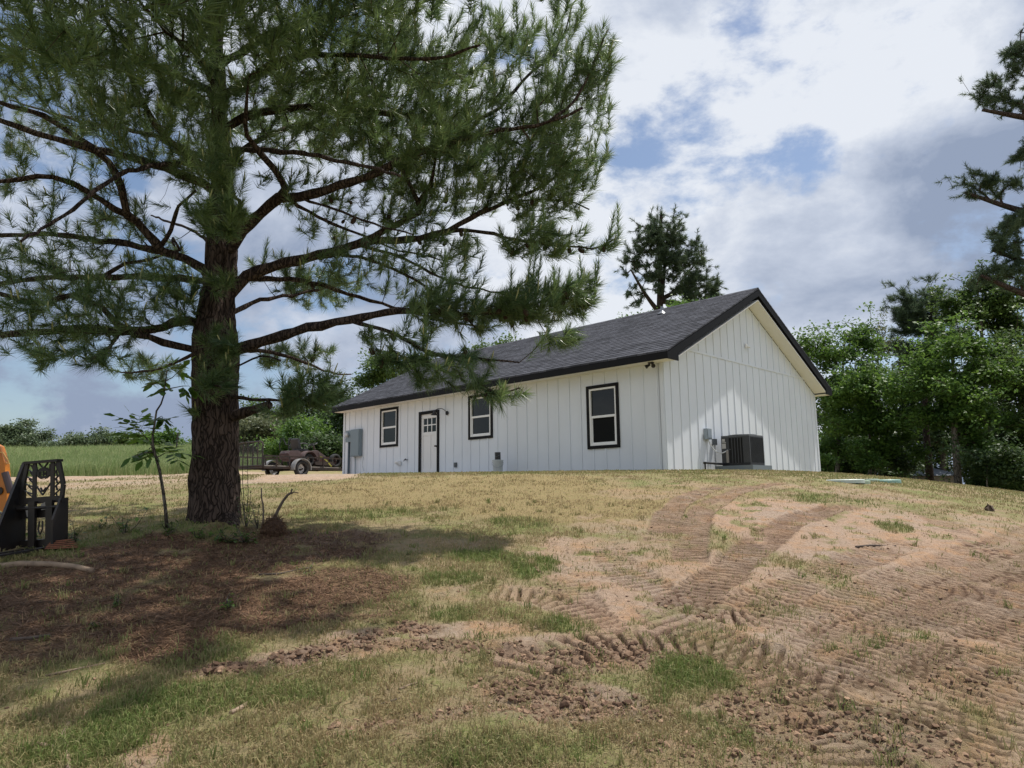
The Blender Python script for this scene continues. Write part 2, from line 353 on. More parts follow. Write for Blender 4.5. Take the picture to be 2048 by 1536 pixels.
def ground_fields(X, Y, detail=True):
    """colour masks and fine relief at world positions"""
    dirt = blobs(X, Y, DIRT, 1, .9, 2.2); green = blobs(X, Y, GREEN, 2, .9, 3.0); straw = blobs(X, Y, STRAW, 3, 1.3, 1.9) * sstep(.22, .45, fbm(X, Y, 3.1, 4, 31) + .08)
    gold = blobs(X, Y, GOLD, 4, .8, 1.2); drive = blobs(X, Y, DRIVE, 5, .5, .5)
    dirt = dirt * (1 - .8 * green) * (1 - straw * .6)
    pn = fbm(X, Y, 4.0, 4, 11); dirt = dirt * sstep(.36, .50, pn + dirt * .10)
    rel = (fbm(X, Y, 2.5, 3, 20) - .5) * .035 + (fbm(X, Y, 12, 3, 24) - .5) * .02
    soil_groove_dark = np.zeros_like(X); clod = np.zeros_like(X)
    for pts, w, per, dep, st in TRACKS:
        d, s_, sd, L, k = polydist(X, Y, pts)
        if not k.any(): continue
        d = d[k]; s_ = s_[k]; sd = sd[k]; x = X[k]; y = Y[k]
        wn = w / 2 * (1 + .25 * (vn(s_ * 2, sd * 3, 40) - .5))
        inn = 1 - sstep(wn * .85, wn * 1.15, d); ends = sstep(0, .35, s_) * (1 - sstep(L - .5, L, s_))
        inn = inn * ends; brk = sstep(.26, .5, fbm(x, y, 2.2, 3, 44) + .10 * st)
        ph = (s_ + .05 * sd * d / w + .022 * (vn(x * 4, y * 4, 47) - .5)) / per
        tri = np.abs((ph % 1.0) - .5) * 2
        ridge = sstep(.16, .46, tri) * (.80 + .28 * vn(x * 6, y * 6, 48))
        rel[k] = rel[k] * (1 - inn * .85) + inn * (-dep * .35 - .006 + brk * (ridge - .8) * .050 * (.6 + .4 * st)) + ends * dep * .45 * np.exp(-((d - wn * 1.25) / .04) ** 2) * (vn(x * 6, y * 6, 50))
        dirt[k] = np.maximum(dirt[k], inn * brk * .9 * min(st, 1)); soil_groove_dark[k] = np.maximum(soil_groove_dark[k], inn * brk * st * (.13 + .14 * (per > .095) + 1.6 * (1 - ridge)) * .95)  # darker track soil, plus shade painted into the grooves between cleat ridges
        green[k] *= (1 - .75 * inn * brk)
    for pts, w, st in CLODS:
        d, s_, sd, L, k = polydist(X, Y, pts)
        if not k.any(): continue
        d = d[k]; x = X[k]; y = Y[k]
        mk = (1 - sstep(w * .5, w * 1.7, d + (vn(x * 4, y * 4, 60) - .5) * w)) * st
        lump = np.abs(fbm(x, y, 13, 4, 61) - .5) * 2; lump2 = fbm(x, y, 7, 3, 65)
        rel[k] += mk * (.11 * (lump2 - .45) + .035 * lump - .02)
        clod[k] = np.maximum(clod[k], mk); dirt[k] = np.maximum(dirt[k], mk); soil_groove_dark[k] = np.maximum(soil_groove_dark[k], mk * (.55 + .9 * (lump2 - .5))); green[k] *= (1 - mk); straw[k] *= (1 - .6 * mk)
    # low crusty edges of scraped dirt
    rel = rel + dirt * (fbm(X, Y * 1.6, 7, 4, 70) - .5) * .03
    r2 = np.hypot(X + 3.7, Y - 8.6); rel = rel + .05 * np.exp(-(r2 / 1.0) ** 2) * (fbm(X, Y, 6, 3, 72))
    fade = 1 - sstep(16, 30, np.hypot(X, Y)); rel = rel * (.15 + .85 * fade)
    rel = rel * (1 - sstep(-.6, .3, .7 * (X - 3.73) + .711 * (Y - 17.4)) * .8)
    return rel, dirt, green, straw, gold, drive, soil_groove_dark, clod

def make_ground():
    th = np.concatenate([np.linspace(-PI, -.78, 60)[:-1], np.linspace(-.78, -.66, 60)[:-1], np.linspace(-.66, .66, 1250), np.linspace(.66, .78, 60)[1:], np.linspace(.78, PI, 60)[1:]])
    rr = np.concatenate([np.linspace(.3, 2.6, 14)[:-1], 1 / np.linspace(1 / 2.6, 1 / 6.0, 330)[:-1], 1 / np.linspace(1 / 6.0, 1 / 20., 290)[:-1], np.geomspace(20, 110, 130)[:-1], np.geomspace(110, 3000, 30)])
    TH, RR = np.meshgrid(th, rr); X = np.sin(TH) * RR; Y = np.cos(TH) * RR
    vis = (Y > 0) & (np.abs(TH) < .8) & (RR < 60)
    Z = base(X, Y); n = X.size
    A = [np.zeros(X.shape) for _ in range(8)]
    f = ground_fields(X[vis], Y[vis])
    for i in range(8): A[i][vis] = f[i]
    Z = Z + A[0]
    nr, nt_ = X.shape; V = np.stack([X, Y, Z], -1).reshape(-1, 3)
    i = np.arange(nr - 1)[:, None]; j = np.arange(nt_ - 1)[None]
    a = (i * nt_ + j).ravel(); Q = np.stack([a, a + 1, a + nt_ + 1, a + nt_], 1)
    c = len(V); V = np.vstack([V, [0, 0, base1(0, 0)]])
    b = MB(); b.add(V, t=np.stack([np.full(nt_ - 1, c), np.arange(1, nt_), np.arange(nt_ - 1)], 1), q=Q)
    o = b.build('ground', None, smooth=True); tag(o, kind='structure')
    me = o.data
    for nm, ix in (('mask_a', (1, 2, 3)), ('mask_b', (4, 5, 6))):
        at_ = me.attributes.new(nm, 'FLOAT_COLOR', 'POINT'); D = np.zeros((len(V), 4), np.float32)
        for k, q in enumerate(ix): D[:-1, k] = np.clip(A[q].ravel(), 0, 1)
        D[:, 3] = 1; at_.data.foreach_set('color', D.ravel())
    me.materials.append(ground_material()); return o

def ground_material():
    m = bpy.data.materials.new('ground_soil_and_lawn'); m.use_nodes = True; nt = m.node_tree; L = nt.links.new; b = nt.nodes['Principled BSDF']
    b.inputs['Roughness'].default_value = .95; b.inputs['Specular IOR Level'].default_value = .15
    def attr(n):
        a = nt.nodes.new('ShaderNodeAttribute'); a.attribute_name = n; s = nt.nodes.new('ShaderNodeSeparateColor'); L(a.outputs['Color'], s.inputs[0]); return s.outputs
    A = attr('mask_a'); B = attr('mask_b')
    geo = nt.nodes.new('ShaderNodeNewGeometry')
    def noise(sc, det=5, r=.6, off=(0, 0, 0), stretch=None):
        mp = nt.nodes.new('ShaderNodeMapping'); mp.inputs['Location'].default_value = off
        if stretch: mp.inputs['Scale'].default_value = stretch
        L(geo.outputs['Position'], mp.inputs[0]); n = nt.nodes.new('ShaderNodeTexNoise'); n.inputs['Scale'].default_value = sc; n.inputs['Detail'].default_value = det; n.inputs['Roughness'].default_value = r
        L(mp.outputs[0], n.inputs['Vector']); return n.outputs[0]
    def mr(x, a, c, lo=0, hi=1):
        n = nt.nodes.new('ShaderNodeMapRange'); L(x, n.inputs[0]); n.inputs[1].default_value = a; n.inputs[2].default_value = c; n.inputs[3].default_value = lo; n.inputs[4].default_value = hi; return n.outputs[0]
    def mix(f, c0, c1, typ='MIX'):
        n = nt.nodes.new('ShaderNodeMix'); n.data_type = 'RGBA'; n.blend_type = typ
        for s_, v in ((0, f), (6, c0), (7, c1)):
            if isinstance(v, tuple): n.inputs[s_].default_value = (*v, 1)
            elif isinstance(v, (int, float)): n.inputs[s_].default_value = v
            else: L(v, n.inputs[s_])
        return n.outputs[2]
    def mul(a, c):
        n = nt.nodes.new('ShaderNodeMath'); n.operation = 'MULTIPLY'
        for i, v in enumerate((a, c)):
            if isinstance(v, (int, float)): n.inputs[i].default_value = v
            else: L(v, n.inputs[i])
        return n.outputs[0]
    lawn = mix(mr(noise(.9, 5), .35, .65), (.16, .185, .06), (.26, .23, .105))
    lawn = mix(mr(noise(14, 4), .35, .7), lawn, (.16, .19, .055))
    lawn = mix(mr(noise(60, 3, .7, (4, 4, 0)), .45, .75), lawn, (.36, .29, .17)); lawn = mix(mr(noise(2.3, 6, .65, (8, 3, 0)), .42, .6, 0, .75), lawn, (.33, .24, .155))
    gold = mix(mr(noise(9, 5, .6, (2, 1, 0), (1, 2.5, 1)), .35, .65), (.29, .22, .10), (.22, .205, .075))
    gold = mix(mr(noise(45, 4), .4, .7), gold, (.36, .26, .155))
    lawn = mix(B[0], lawn, gold)
    gr = mix(mr(noise(22, 4), .35, .65), (.10, .16, .035), (.19, .24, .06))
    lawn = mix(mul(A[1], .6), lawn, gr)
    dirt = mix(mr(noise(1.3, 6), .38, .62), (.43, .29, .20), (.39, .30, .235))
    dirt = mix(mr(noise(3.1, 6, .6, (9, 1, 0)), .5, .64), dirt, (.44, .265, .15))
    dirt = mix(mr(noise(26, 5, .65), .42, .72), dirt, (.27, .185, .125))
    dirt = mix(mr(noise(90, 3, .7), .5, .75), dirt, (.50, .37, .27))
    dirt = mix(mul(B[2], 1.0), dirt, (.135, .082, .056))  # dark soil tone together with the painted groove shade
    drv = mix(mr(noise(.9, 5, .6, (0, 3, 0), (.4, 2, 1)), .4, .62), (.40, .275, .185), (.34, .27, .21))
    drv = mix(mr(noise(9, 4), .4, .7), drv, (.48, .37, .27))
    st = mix(mr(noise(5, 5), .35, .65), (.105, .060, .038), (.165, .10, .066))
    st = mix(mr(noise(70, 4, .75, (0, 0, 0), (1, .4, 1)), .45, .72), st, (.40, .24, .14))
    st = mix(mr(noise(40, 4, .7, (7, 2, 0)), .5, .7), st, (.07, .04, .025))
    c = mix(A[2], lawn, st); c = mix(A[0], c, dirt); c = mix(B[1], c, drv)
    L(c, b.inputs['Base Color'])
    bp = nt.nodes.new('ShaderNodeBump'); bp.inputs['Strength'].default_value = .9; bp.inputs['Distance'].default_value = .03
    add = nt.nodes.new('ShaderNodeMath'); add.operation = 'ADD'; L(noise(38, 6, .7), add.inputs[0]); L(mul(noise(130, 3, .7), .5), add.inputs[1])
    L(add.outputs[0], bp.inputs['Height']); L(bp.outputs[0], b.inputs['Normal'])
    return m
ground = make_ground()
def zg(x, y):
    x = np.atleast_1d(np.asarray(x, float)); y = np.atleast_1d(np.asarray(y, float))
    return base(x, y) + ground_fields(x, y)[0]
#MARK2
# ------------------------------------------------------------------ the house
WHITE = mat('white_siding', (.72, .76, .815), .55, spec=.3, dirt=(.68, .715, .765), vscale=.9)
SOFF = mat('soffit_paint', (.78, .765, .72), .6)
BLACK = mat('black_trim', (.008, .008, .009), .6, spec=.15)
VINYL = mat('white_vinyl', (.80, .80, .79), .35)
GREYM = mat('grey_metal_box', (.20, .25, .28), .5, metal=.2)
DARKM = mat('black_metal', (.018, .018, .02), .45, metal=.3)
CONC = mat('concrete', (.42, .41, .38), .9, bump=.3, bscale=40, dirt=(.34, .32, .29), vscale=3)
def glassmat():
    m = bpy.data.materials.new('window_glass'); m.use_nodes = True; b = m.node_tree.nodes['Principled BSDF']
    b.inputs['Base Color'].default_value = (.006, .01, .01, 1); b.inputs['Roughness'].default_value = .03; b.inputs['IOR'].default_value = 1.55; b.inputs['Specular IOR Level'].default_value = .28
    return m
GLASS = glassmat(); SCREEN = mat('insect_screen', (.008, .009, .009), .7, spec=.1)
def shingles():
    m = bpy.data.materials.new('asphalt_shingles'); m.use_nodes = True; nt = m.node_tree; L = nt.links.new; b = nt.nodes['Principled BSDF']; b.inputs['Roughness'].default_value = .9; b.inputs['Specular IOR Level'].default_value = .2
    tc = nt.nodes.new('ShaderNodeTexCoord'); mp = nt.nodes.new('ShaderNodeMapping'); mp.inputs['Scale'].default_value = (1, 1.118, 1); L(tc.outputs['Object'], mp.inputs[0])
    br = nt.nodes.new('ShaderNodeTexBrick'); L(mp.outputs[0], br.inputs[0]); br.inputs['Color1'].default_value = (.034, .036, .044, 1); br.inputs['Color2'].default_value = (.085, .088, .105, 1)
    br.inputs['Mortar'].default_value = (.014, .014, .018, 1); br.inputs['Scale'].default_value = 1.0; br.inputs['Mortar Size'].default_value = .006; br.inputs['Brick Width'].default_value = .30; br.inputs['Row Height'].default_value = .143
    n = nt.nodes.new('ShaderNodeTexNoise'); n.inputs['Scale'].default_value = 7; n.inputs['Detail'].default_value = 6; L(tc.outputs['Object'], n.inputs['Vector'])
    mx = nt.nodes.new('ShaderNodeMix'); mx.data_type = 'RGBA'; mx.blend_type = 'OVERLAY'; mx.inputs[0].default_value = .6; L(br.outputs[0], mx.inputs[6]); L(n.outputs[0], mx.inputs[7]); L(mx.outputs[2], b.inputs['Base Color'])
    bp = nt.nodes.new('ShaderNodeBump'); bp.inputs['Strength'].default_value = .6; bp.inputs['Distance'].default_value = .012; L(br.outputs['Fac'], bp.inputs['Height']); bp.invert = True; L(bp.outputs[0], b.inputs['Normal'])
    return m
HL, HW, WH = 14.4, 9.23, 2.6          # length, gable width, wall height
HX, HY, HZ = 3.732, 17.407, 2.2
HR = math.radians(-44.663)
def hw(x, y, z=0):                     # house to world
    c, s_ = math.cos(HR), math.sin(HR); return np.array([HX + x * c - y * s_, HY + x * s_ + y * c, HZ + z])
house = empty('farmhouse', (HX, HY, HZ), HR)
tag(house, 'white board and batten farmhouse with black trim and dark shingle gable roof on the rise', 'house')
WINS = [(-2.42, -1.36, .55, 2.24), (-7.18, -6.08, 1.09, 2.48), (-11.97, -10.89, 1.10, 2.50)]
DOOR = (-9.70, -8.63, .03, 2.19)
def front_wall():
    m = MB(); tr = .085
    holes = [(a + tr, b - tr, c + tr, d - tr) for a, b, c, d in WINS] + [(DOOR[0] + .1, DOOR[1] - .1, -.12, DOOR[3] - .1)]
    xs = sorted({-HL, 0.0} | {h[0] for h in holes} | {h[1] for h in holes}); zs = sorted({-.12, WH} | {h[2] for h in holes} | {h[3] for h in holes})
    for x0, x1 in zip(xs[:-1], xs[1:]):
        run = None
        for z0, z1 in zip(zs[:-1], zs[1:]):
            solid = not any(h[0] < (x0 + x1) / 2 < h[1] and h[2] < (z0 + z1) / 2 < h[3] for h in holes)
            if solid: run = [run[0] if run else z0, z1]
            if not solid and run: m.box(x0, x1, 0, .14, run[0], run[1]); run = None
        if run: m.box(x0, x1, 0, .14, run[0], run[1])
    x = -.20
    while x > -HL + .1:                # battens stop at the openings
        segs = [(-.06, WH)]
        for a, b, c, d in [*WINS, DOOR]:
            if a - .03 < x < b + .03:
                segs = [q for s0, s1 in segs for q in ((s0, min(s1, c)), (max(s0, d), s1)) if q[1] - q[0] > .02]
        for s0, s1 in segs: m.box(x - .022, x + .022, -.019, -.0005, s0, s1)
        x -= .4065
    m.box(-.10, 0, -.024, -.001, -.07, WH); m.box(-HL, -HL + .09, -.024, -.001, -.07, WH)
    return m
front_wall().build('wall', WHITE, house)
def gable_wall(x0, x1, out):
    m = MB(); rise = .5
    prof = [(0, -.12), (HW, -.12), (HW, WH), (HW / 2, WH + HW / 2 * rise), (0, WH)]
    m.prism(prof, 0, x0, x1)
    s_ = 1 if out > 0 else -1; xf = x1 if out > 0 else x0
    y = .34
    def slab(ya, yb, za, zb, t): m.box(*(sorted((xf + s_ * .0005, xf + s_ * t))), ya, yb, za, zb)
    while y < HW - .1:
        slab(y - .022, y + .022, -.06, 3.03, .019) if WH + min(y, HW - y) * rise > 3.05 else slab(y - .022, y + .022, -.06, WH + (min(y, HW - y)) * rise, .019)
        y += .4065
    y = .34 + .2
    while y < HW - .1:
        top = WH + min(y, HW - y) * rise
        if top > 3.2: slab(y - .022, y + .022, 3.09, top, .019)
        y += .4065
    slab(.72, HW - .72, 3.03, 3.085, .024)
    slab(0, .10, -.07, WH, .024); slab(HW - .10, HW, -.07, WH, .024)
    return m
gable_wall(-.14, 0, 1).build('wall', WHITE, house); gable_wall(-HL, -HL + .14, -1).build('wall', WHITE, house)
m = MB(); m.box(-HL + .15, -.15, HW - .14, HW, -.12, WH); m.build('wall', WHITE, house)
m = MB(); m.box(-HL + .02, -.02, .02, HW - .02, -.5, -.125); m.build('foundation', CONC, house)
m = MB(); m.box(-HL + .145, -.145, .145, HW - .145, -.12, -.02); m.build('floor', mat('inside_floor', (.2, .18, .15)), house)
# roof: two slopes, ridge cap, fascia, rake boards, soffits
OE, OR_, OL_ = .42, .40, .14
def slope_mesh(sign):
    m = MB(); y0 = -OE - .03 if sign > 0 else HW + OE + .03; ym = HW / 2
    z0 = WH + .14; zt = z0 + (abs(ym - y0)) * .5; t = .035
    xa, xb = -HL - OL_ - .03, OR_ + .03
    n = 30
    for k in range(n):                 # courses of shingles, each lapping over the one below
        a = k / n; b = (k + 1) / n; lift = .012
        ya, yb = y0 + (ym - y0) * a, y0 + (ym - y0) * b; za, zb = z0 + (zt - z0) * a, z0 + (zt - z0) * b
        V = [[xa, ya, za], [xb, ya, za], [xb, yb, zb], [xa, yb, zb], [xa, ya, za + t + lift], [xb, ya, za + t + lift], [xb, yb, zb + t], [xa, yb, zb + t]]
        m.add(V, q=[[0, 3, 2, 1], [4, 5, 6, 7], [0, 1, 5, 4], [2, 3, 7, 6], [0, 4, 7, 3], [1, 2, 6, 5]])
    return m
rf = slope_mesh(1); r2 = slope_mesh(-1)
rf.t += [x + rf.n for x in r2.t]; rf.q += [x + rf.n for x in r2.q]; rf.v += r2.v; rf.a += r2.a; rf.n += r2.n
roof = rf.build('roof', shingles(), house)
m = MB(); zt = WH + .14 + (HW / 2 + OE + .03) * .5
m.add([[x, HW / 2 + dy, zt + dz] for x in (-HL - OL_ - .03, OR_ + .03) for dy, dz in ((-.15, -.03), (0, .06), (.15, -.03))], q=[[0, 3, 4, 1], [1, 4, 5, 2]]); m.build('ridge_cap', MATS.get('x') or roof.data.materials[0], roof)
m = MB(); m.tube([(-2.46, 3.95, zt - .45), (-2.46, 3.95, zt - .08)], .045, 12); m.lathe([(.16, 0), (.06, .10), (.05, .14)], 14, None, (-2.46, 3.95, zt - .33)); m.build('vent_pipe', mat('vent_flashing', (.25, .26, .28), .4, metal=.6), roof)
m = MB(); m.box(-HL - OL_ - .02, OR_ + .02, -OE - .025, -OE, WH - .03, WH + .135); m.box(-HL - OL_ - .02, OR_ + .02, HW + OE, HW + OE + .025, WH - .03, WH + .135)
m.build('fascia', BLACK, house)
def rake(x0, x1):
    m = MB()
    for s_ in (1, -1):
        y0 = -OE - .02 if s_ > 0 else HW + OE + .02; ym = HW / 2; zt_ = WH + .135 + abs(ym - y0) * .5; d = .19
        for xx in (1,):
            P = [(y0, WH - .035), (y0, WH + .128), (ym, zt_ - .007), (ym, zt_ - d), (y0 + s_ * .46, WH - .035 + .10), (y0 + s_ * .46, WH - .035)]
            m.prism(P[:4] + [(y0 + s_ * .13, WH - .035)], 0, x0, x1)
            m.prism([(y0 + s_ * .12, WH - .034), (y0 + s_ * .50, WH - .034), (y0 + s_ * .50, WH + .16)], 0, x0 + .001, x1 - .001)
    return m
rake(OR_, OR_ + .025).build('rake_board', BLACK, house); rake(-HL - OL_ - .025, -HL - OL_).build('rake_board', BLACK, house)
m = MB()
m.box(-HL - OL_, OR_ - .002, -OE, -.002, WH - .02, WH - .004); m.box(-HL - OL_, OR_ - .002, HW + .002, HW + OE, WH - .02, WH - .004)
for x0, x1 in ((.003, OR_ - .003), (-HL - OL_ + .003, -HL - .003)):
    for s_ in (1, -1):
        y0 = .02 if s_ > 0 else HW - .02; ym = HW / 2; za = WH + .02 + .01; zb = za + abs(ym - y0) * .5
        V = [[x, y, z + k] for x in (x0, x1) for y, z in ((y0, za), (ym, zb)) for k in (0, .03)]
        m.add(V, q=[[0, 2, 3, 1], [4, 5, 7, 6], [0, 1, 5, 4], [2, 6, 7, 3], [0, 4, 6, 2], [1, 3, 7, 5]])
m.build('soffit', SOFF, house)
for i, (a, b, c, d) in enumerate(WINS):
    w = MB(); tr = .085
    for q in ((a, b, d - tr, d), (a, b, c, c + tr), (a, a + tr, c + tr, d - tr), (b - tr, b, c + tr, d - tr)): w.box(q[0], q[1], -.032, -.002, q[2], q[3])
    wo = w.build('window', BLACK, house)
    a2, b2, c2, d2 = a + tr, b - tr, c + tr, d - tr; fr = .05; mid = (c2 + d2) / 2
    f = MB()
    for q in ((a2, b2, d2 - fr, d2), (a2, b2, c2, c2 + fr), (a2, a2 + fr, c2 + fr, d2 - fr), (b2 - fr, b2, c2 + fr, d2 - fr)): f.box(q[0] + .001, q[1] - .001, -.018, .06, q[2], q[3])
    f.box(a2 + fr, b2 - fr, -.010, .05, mid - .03, mid + .03)
    f.box(a2 + fr, a2 + fr + .035, .004, .05, c2 + fr, mid - .03); f.box(b2 - fr - .035, b2 - fr, .004, .05, c2 + fr, mid - .03); f.box(a2 + fr + .035, b2 - fr - .035, .004, .05, c2 + fr, c2 + fr + .035)
    f.build('sash', VINYL, wo)
    g = MB(); g.box(a2 + fr, b2 - fr, .03, .036, mid + .03, d2 - fr); g.build('pane', GLASS, wo)
    g = MB(); g.box(a2 + fr + .035, b2 - fr - .035, .03, .036, c2 + fr + .035, mid - .03); g.build('screen', SCREEN if i == 0 else GLASS, wo)
# door
a, b, c, d = DOOR; m = MB(); m.box(a, a + .1, -.032, .02, c - .01, d - .1); m.box(b - .1, b, -.032, .02, c - .01, d - .1); m.box(a, b, -.032, .02, d - .1, d)
m.build('door_trim', BLACK, house)
a2, b2 = a + .1, b - .1; z0, z1 = c + .01, d - .1; W_ = b2 - a2
m = MB(); lx = [a2 + .10 + k * (W_ - .20) / 3 for k in range(4)]; lz = [z1 - .62, z1 - .375, z1 - .13]
m.box(a2, b2, .035, .06, z0, z1)
m.box(a2, b2, .02, .0345, z1 - .13, z1); m.box(a2, b2, .02, .0345, z1 - .72, z1 - .62); m.box(a2, a2 + .10, .02, .0345, z0, z1 - .72); m.box(b2 - .10, b2, .02, .0345, z0, z1 - .72)
m.box(a2, a2 + .10, .02, .0345, z1 - .62, z1 - .13); m.box(b2 - .10, b2, .02, .0345, z1 - .62, z1 - .13); m.box(a2 + W_ / 2 - .06, a2 + W_ / 2 + .06, .02, .0345, z0 + .2, z1 - .72); m.box(a2 + .1, b2 - .1, .02, .0345, z0, z0 + .2)
for k in (1, 2): m.box(lx[k] - .018, lx[k] + .018, .018, .0345, lz[0], lz[2])
m.box(a2 + .1, b2 - .1, .017, .0345, lz[1] - .018, lz[1] + .018)
door = m.build('door', mat('door_paint', (.74, .74, .74), .4), house)
for k in range(3):
    for j in range(2):
        g = MB(); g.box(lx[k] + .018, lx[k + 1] - .018, .028, .0347, lz[j] + .018, lz[j + 1] - .018); g.build('pane', GLASS, door)
m = MB(); m.lathe([(.001, -.0), (.03, 0), (.03, .012), (.012, .02), (.012, .04), (.028, .05), (.028, .08), (.001, .09)], 14, [[1, 0, 0], [0, 0, -1], [0, 1, 0]], (b2 - .07, .02, z0 + .95)); m.build('door_knob', mat('dark_bronze', (.05, .04, .03), .3, metal=.9), door)
# gooseneck lamp right of the door
m = MB(); m.lathe([(.001, 0), (.07, 0), (.07, .02), (.02, .03)], 18, [[1, 0, 0], [0, 0, -1], [0, 1, 0]], (-8.21, -.02, 2.03))
P = [(-8.21 - .02 * 0, -.03, 2.03)] + [(-8.21 - .15 * (1 - math.cos(t)), -.05 - .10 * t, 2.05 + .13 * math.sin(t)) for t in np.linspace(.2, 2.6, 12)]
P.append((-8.50, P[-1][1] - .01, 2.06)); m.tube(P, .011, 8); wl = m.build('wall_lamp', DARKM, house)
m = MB(); m.lathe([(.012, .12), (.03, .10), (.045, .05), (.125, -.03), (.120, -.03), (.04, .045)], 20, None, (P[-1][0], P[-1][1], 2.0)); m.build('lamp_shade', DARKM, wl)
# meter box, panel, conduit
m = MB(); m.box(-14.03, -13.68, -.14, -.022, 1.41, 1.85); m.lathe([(.001, 0), (.09, 0), (.09, .04), (.08, .05)], 18, [[1, 0, 0], [0, 0, -1], [0, 1, 0]], (-13.86, -.14, 1.68)); mbx = m.build('meter_box', GREYM, house)
m = MB(); m.lathe([(.085, 0), (.08, .05), (.05, .08), (.001, .085)], 18, [[1, 0, 0], [0, 0, -1], [0, 1, 0]], (-13.86, -.19, 1.68)); m.build('meter_glass', mat('meter_glass', (.5, .52, .55), .15), mbx)
m = MB(); m.box(-13.66, -13.09, -.16, -.022, .85, 1.86); m.box(-13.64, -13.11, -.172, -.161, .88, 1.83); m.build('breaker_panel', GREYM, house)
m = MB(); m.tube([(-13.88, -.08, 1.42), (-13.88, -.08, -.05)], .045, 12); m.build('conduit', mat('grey_pipe', (.06, .09, .12), .5), house)
m = MB(); m.tube([(-13.45, -.06, .84), (-13.45, -.06, .0)], .016, 8); m.tube([(-13.15, -.05, .85), (-13.06, -.05, .93), (-12.95, -.05, .80), (-13.02, -.05, .5), (-12.9, -.05, .3)], .006, 6); m.build('cable', GREYM, house)
m = MB(); m.prism([(0, 0), (-.16, -.03), (-.16, -.06), (0, -.16)], 0, -10.86, -10.68, None, (0, -.022, .58)); m.build('dryer_vent', VINYL, house)
m = MB(); m.tube([(-10.38, -.0, .60), (-10.38, -.10, .60), (-10.38, -.13, .55)], .014, 8); m.tube([(-10.31, -.0, .60), (-10.31, -.09, .60)], .012, 8); m.lathe([(.001, 0), (.03, 0), (.03, .01)], 10, [[1, 0, 0], [0, 0, -1], [0, 1, 0]], (-10.38, -.06, .62)); m.build('faucet', DARKM, house)
m = MB(); m.box(-7.84, -7.74, -.05, -.002, .26, .41); m.box(-7.82, -7.76, -.056, -.051, .28, .39); m.build('outlet_cover', mat('outlet_grey', (.08, .09, .10), .4), house)
# flood light under the eave at the corner
m = MB(); m.box(-.26, -.14, -.26, -.16, WH - .05, WH - .021)
for dx in (-.09, .09):
    ax = np.array([dx * 6, -.5, -.45]); ax = ax / np.linalg.norm(ax); x_ = np.cross(ax, [0, 0, 1]); x_ /= np.linalg.norm(x_); y_ = np.cross(ax, x_)
    m.lathe([(.001, -.0), (.03, .0), (.035, .06), (.055, .12), (.05, .12), (.001, .10)], 14, np.array([x_, y_, ax]).T, (-.20 + dx * .4, -.21, WH - .07))
m.build('flood_light', DARKM, house)
m = MB(); m.box(.02, .05, 4.38, 4.50, 3.55, 3.67); m.tube([(.03, 4.44, 3.60), (.12, 4.50, 3.56)], .035, 12); m.build('gable_fixture', VINYL, house)
# disconnect box and small box on gable wall
m = MB(); m.box(.022, .13, 1.76, 1.99, .75, 1.03); m.box(.131, .14, 1.78, 1.97, .78, 1.01); m.build('disconnect_box', mat('disconnect_grey', (.28, .32, .35), .4, metal=.3), house)
m = MB(); m.box(.02, .10, 2.18, 2.30, .62, .78); m.build('outlet_box', mat('outlet_grey', (.08, .09, .10), .4), house)
m = MB(); P = []
for t in np.linspace(0, 1, 18): P.append((.08 + .45 * t ** 1.5, 1.87 + .36 * t, .76 - .42 * math.sin(PI * min(t * 1.15, 1) * .62) + .12 * t * t))
m.tube(P, .017, 8); m.build('whip_conduit', mat('flex_conduit', (.55, .57, .6), .45), house)
m = MB(); m.tube([(.0, 1.72, .14), (.06, 1.74, .14), (.30, 1.95, .11), (.42, 2.25, .10)], .028, 8); m.tube([(.03, 1.74, .14), (.03, 1.74, -.05)], .02, 8); m.build('refrigerant_line', DARKM, house)

# ------------------------------------------------------------------ air conditioner on its pad
zc = -.02
pad = MB(); pad.box(-.05, 1.0, -.08, .98, -.20, 0); po = pad.build('equipment_pad', mat('pad_grey', (.17, .20, .22), .8, bump=.2)); po.location = hw(.2, 2.1, .055); po.rotation_euler.z = HR
tag(po, 'grey slab pad on the ground under the air conditioner', 'pad')
ac = empty('air_conditioner', hw(.28, 2.18, .057), HR); tag(ac, 'dark grey outdoor air conditioner unit beside the gable wall', 'air conditioner')
ACM = mat('ac_paint', (.045, .047, .05), .4, metal=.2); ACB = mat('ac_coil', (.006, .006, .007), .7)
w = .78; h = .80
m = MB(); m.box(.02, w - .02, .02, w - .02, .06, h - .05); m.build('coil', ACB, ac)
m = MB(); m.box(0, w, 0, w, 0, .07); m.build('base_pan', DARKM, ac)
m = MB(); m.box(0, w, 0, w, h - .06, h - .02); m.lathe([(w / 2 - .02, h - .02), (w / 2 - .03, h), (w / 2 - .10, h + .005)], 28, None, (w / 2, w / 2, 0)); m.build('top_cover', mat('ac_top', (.10, .105, .11), .35, metal=.3), ac)
m = MB()
for k in range(9): m.lathe([(.03 + k * .035, h - .005), (.036 + k * .035, h)], 24, None, (w / 2, w / 2, 0))
m.build('fan_guard', DARKM, ac)
m = MB()
m.box(0, .22, -.004, .03, .07, h - .06); m.box(.0, w, .001, .03, h - .085, h - .061); m.box(w - .03, w - .001, .03, w - .03, h - .085, h - .061); m.box(.0, w - .03, w - .03, w - .002, h - .085, h - .061)
for x in (.29, .37, .45, .53): m.box(x, x + .022, -.003, .02, .07, h - .06)
m.box(.60, w + .003, -.004, .03, .07, h - .06)
for k in range(12): m.box(w - .02, w + .004, .04 + k * .058, .055 + k * .058, .07, h - .06)
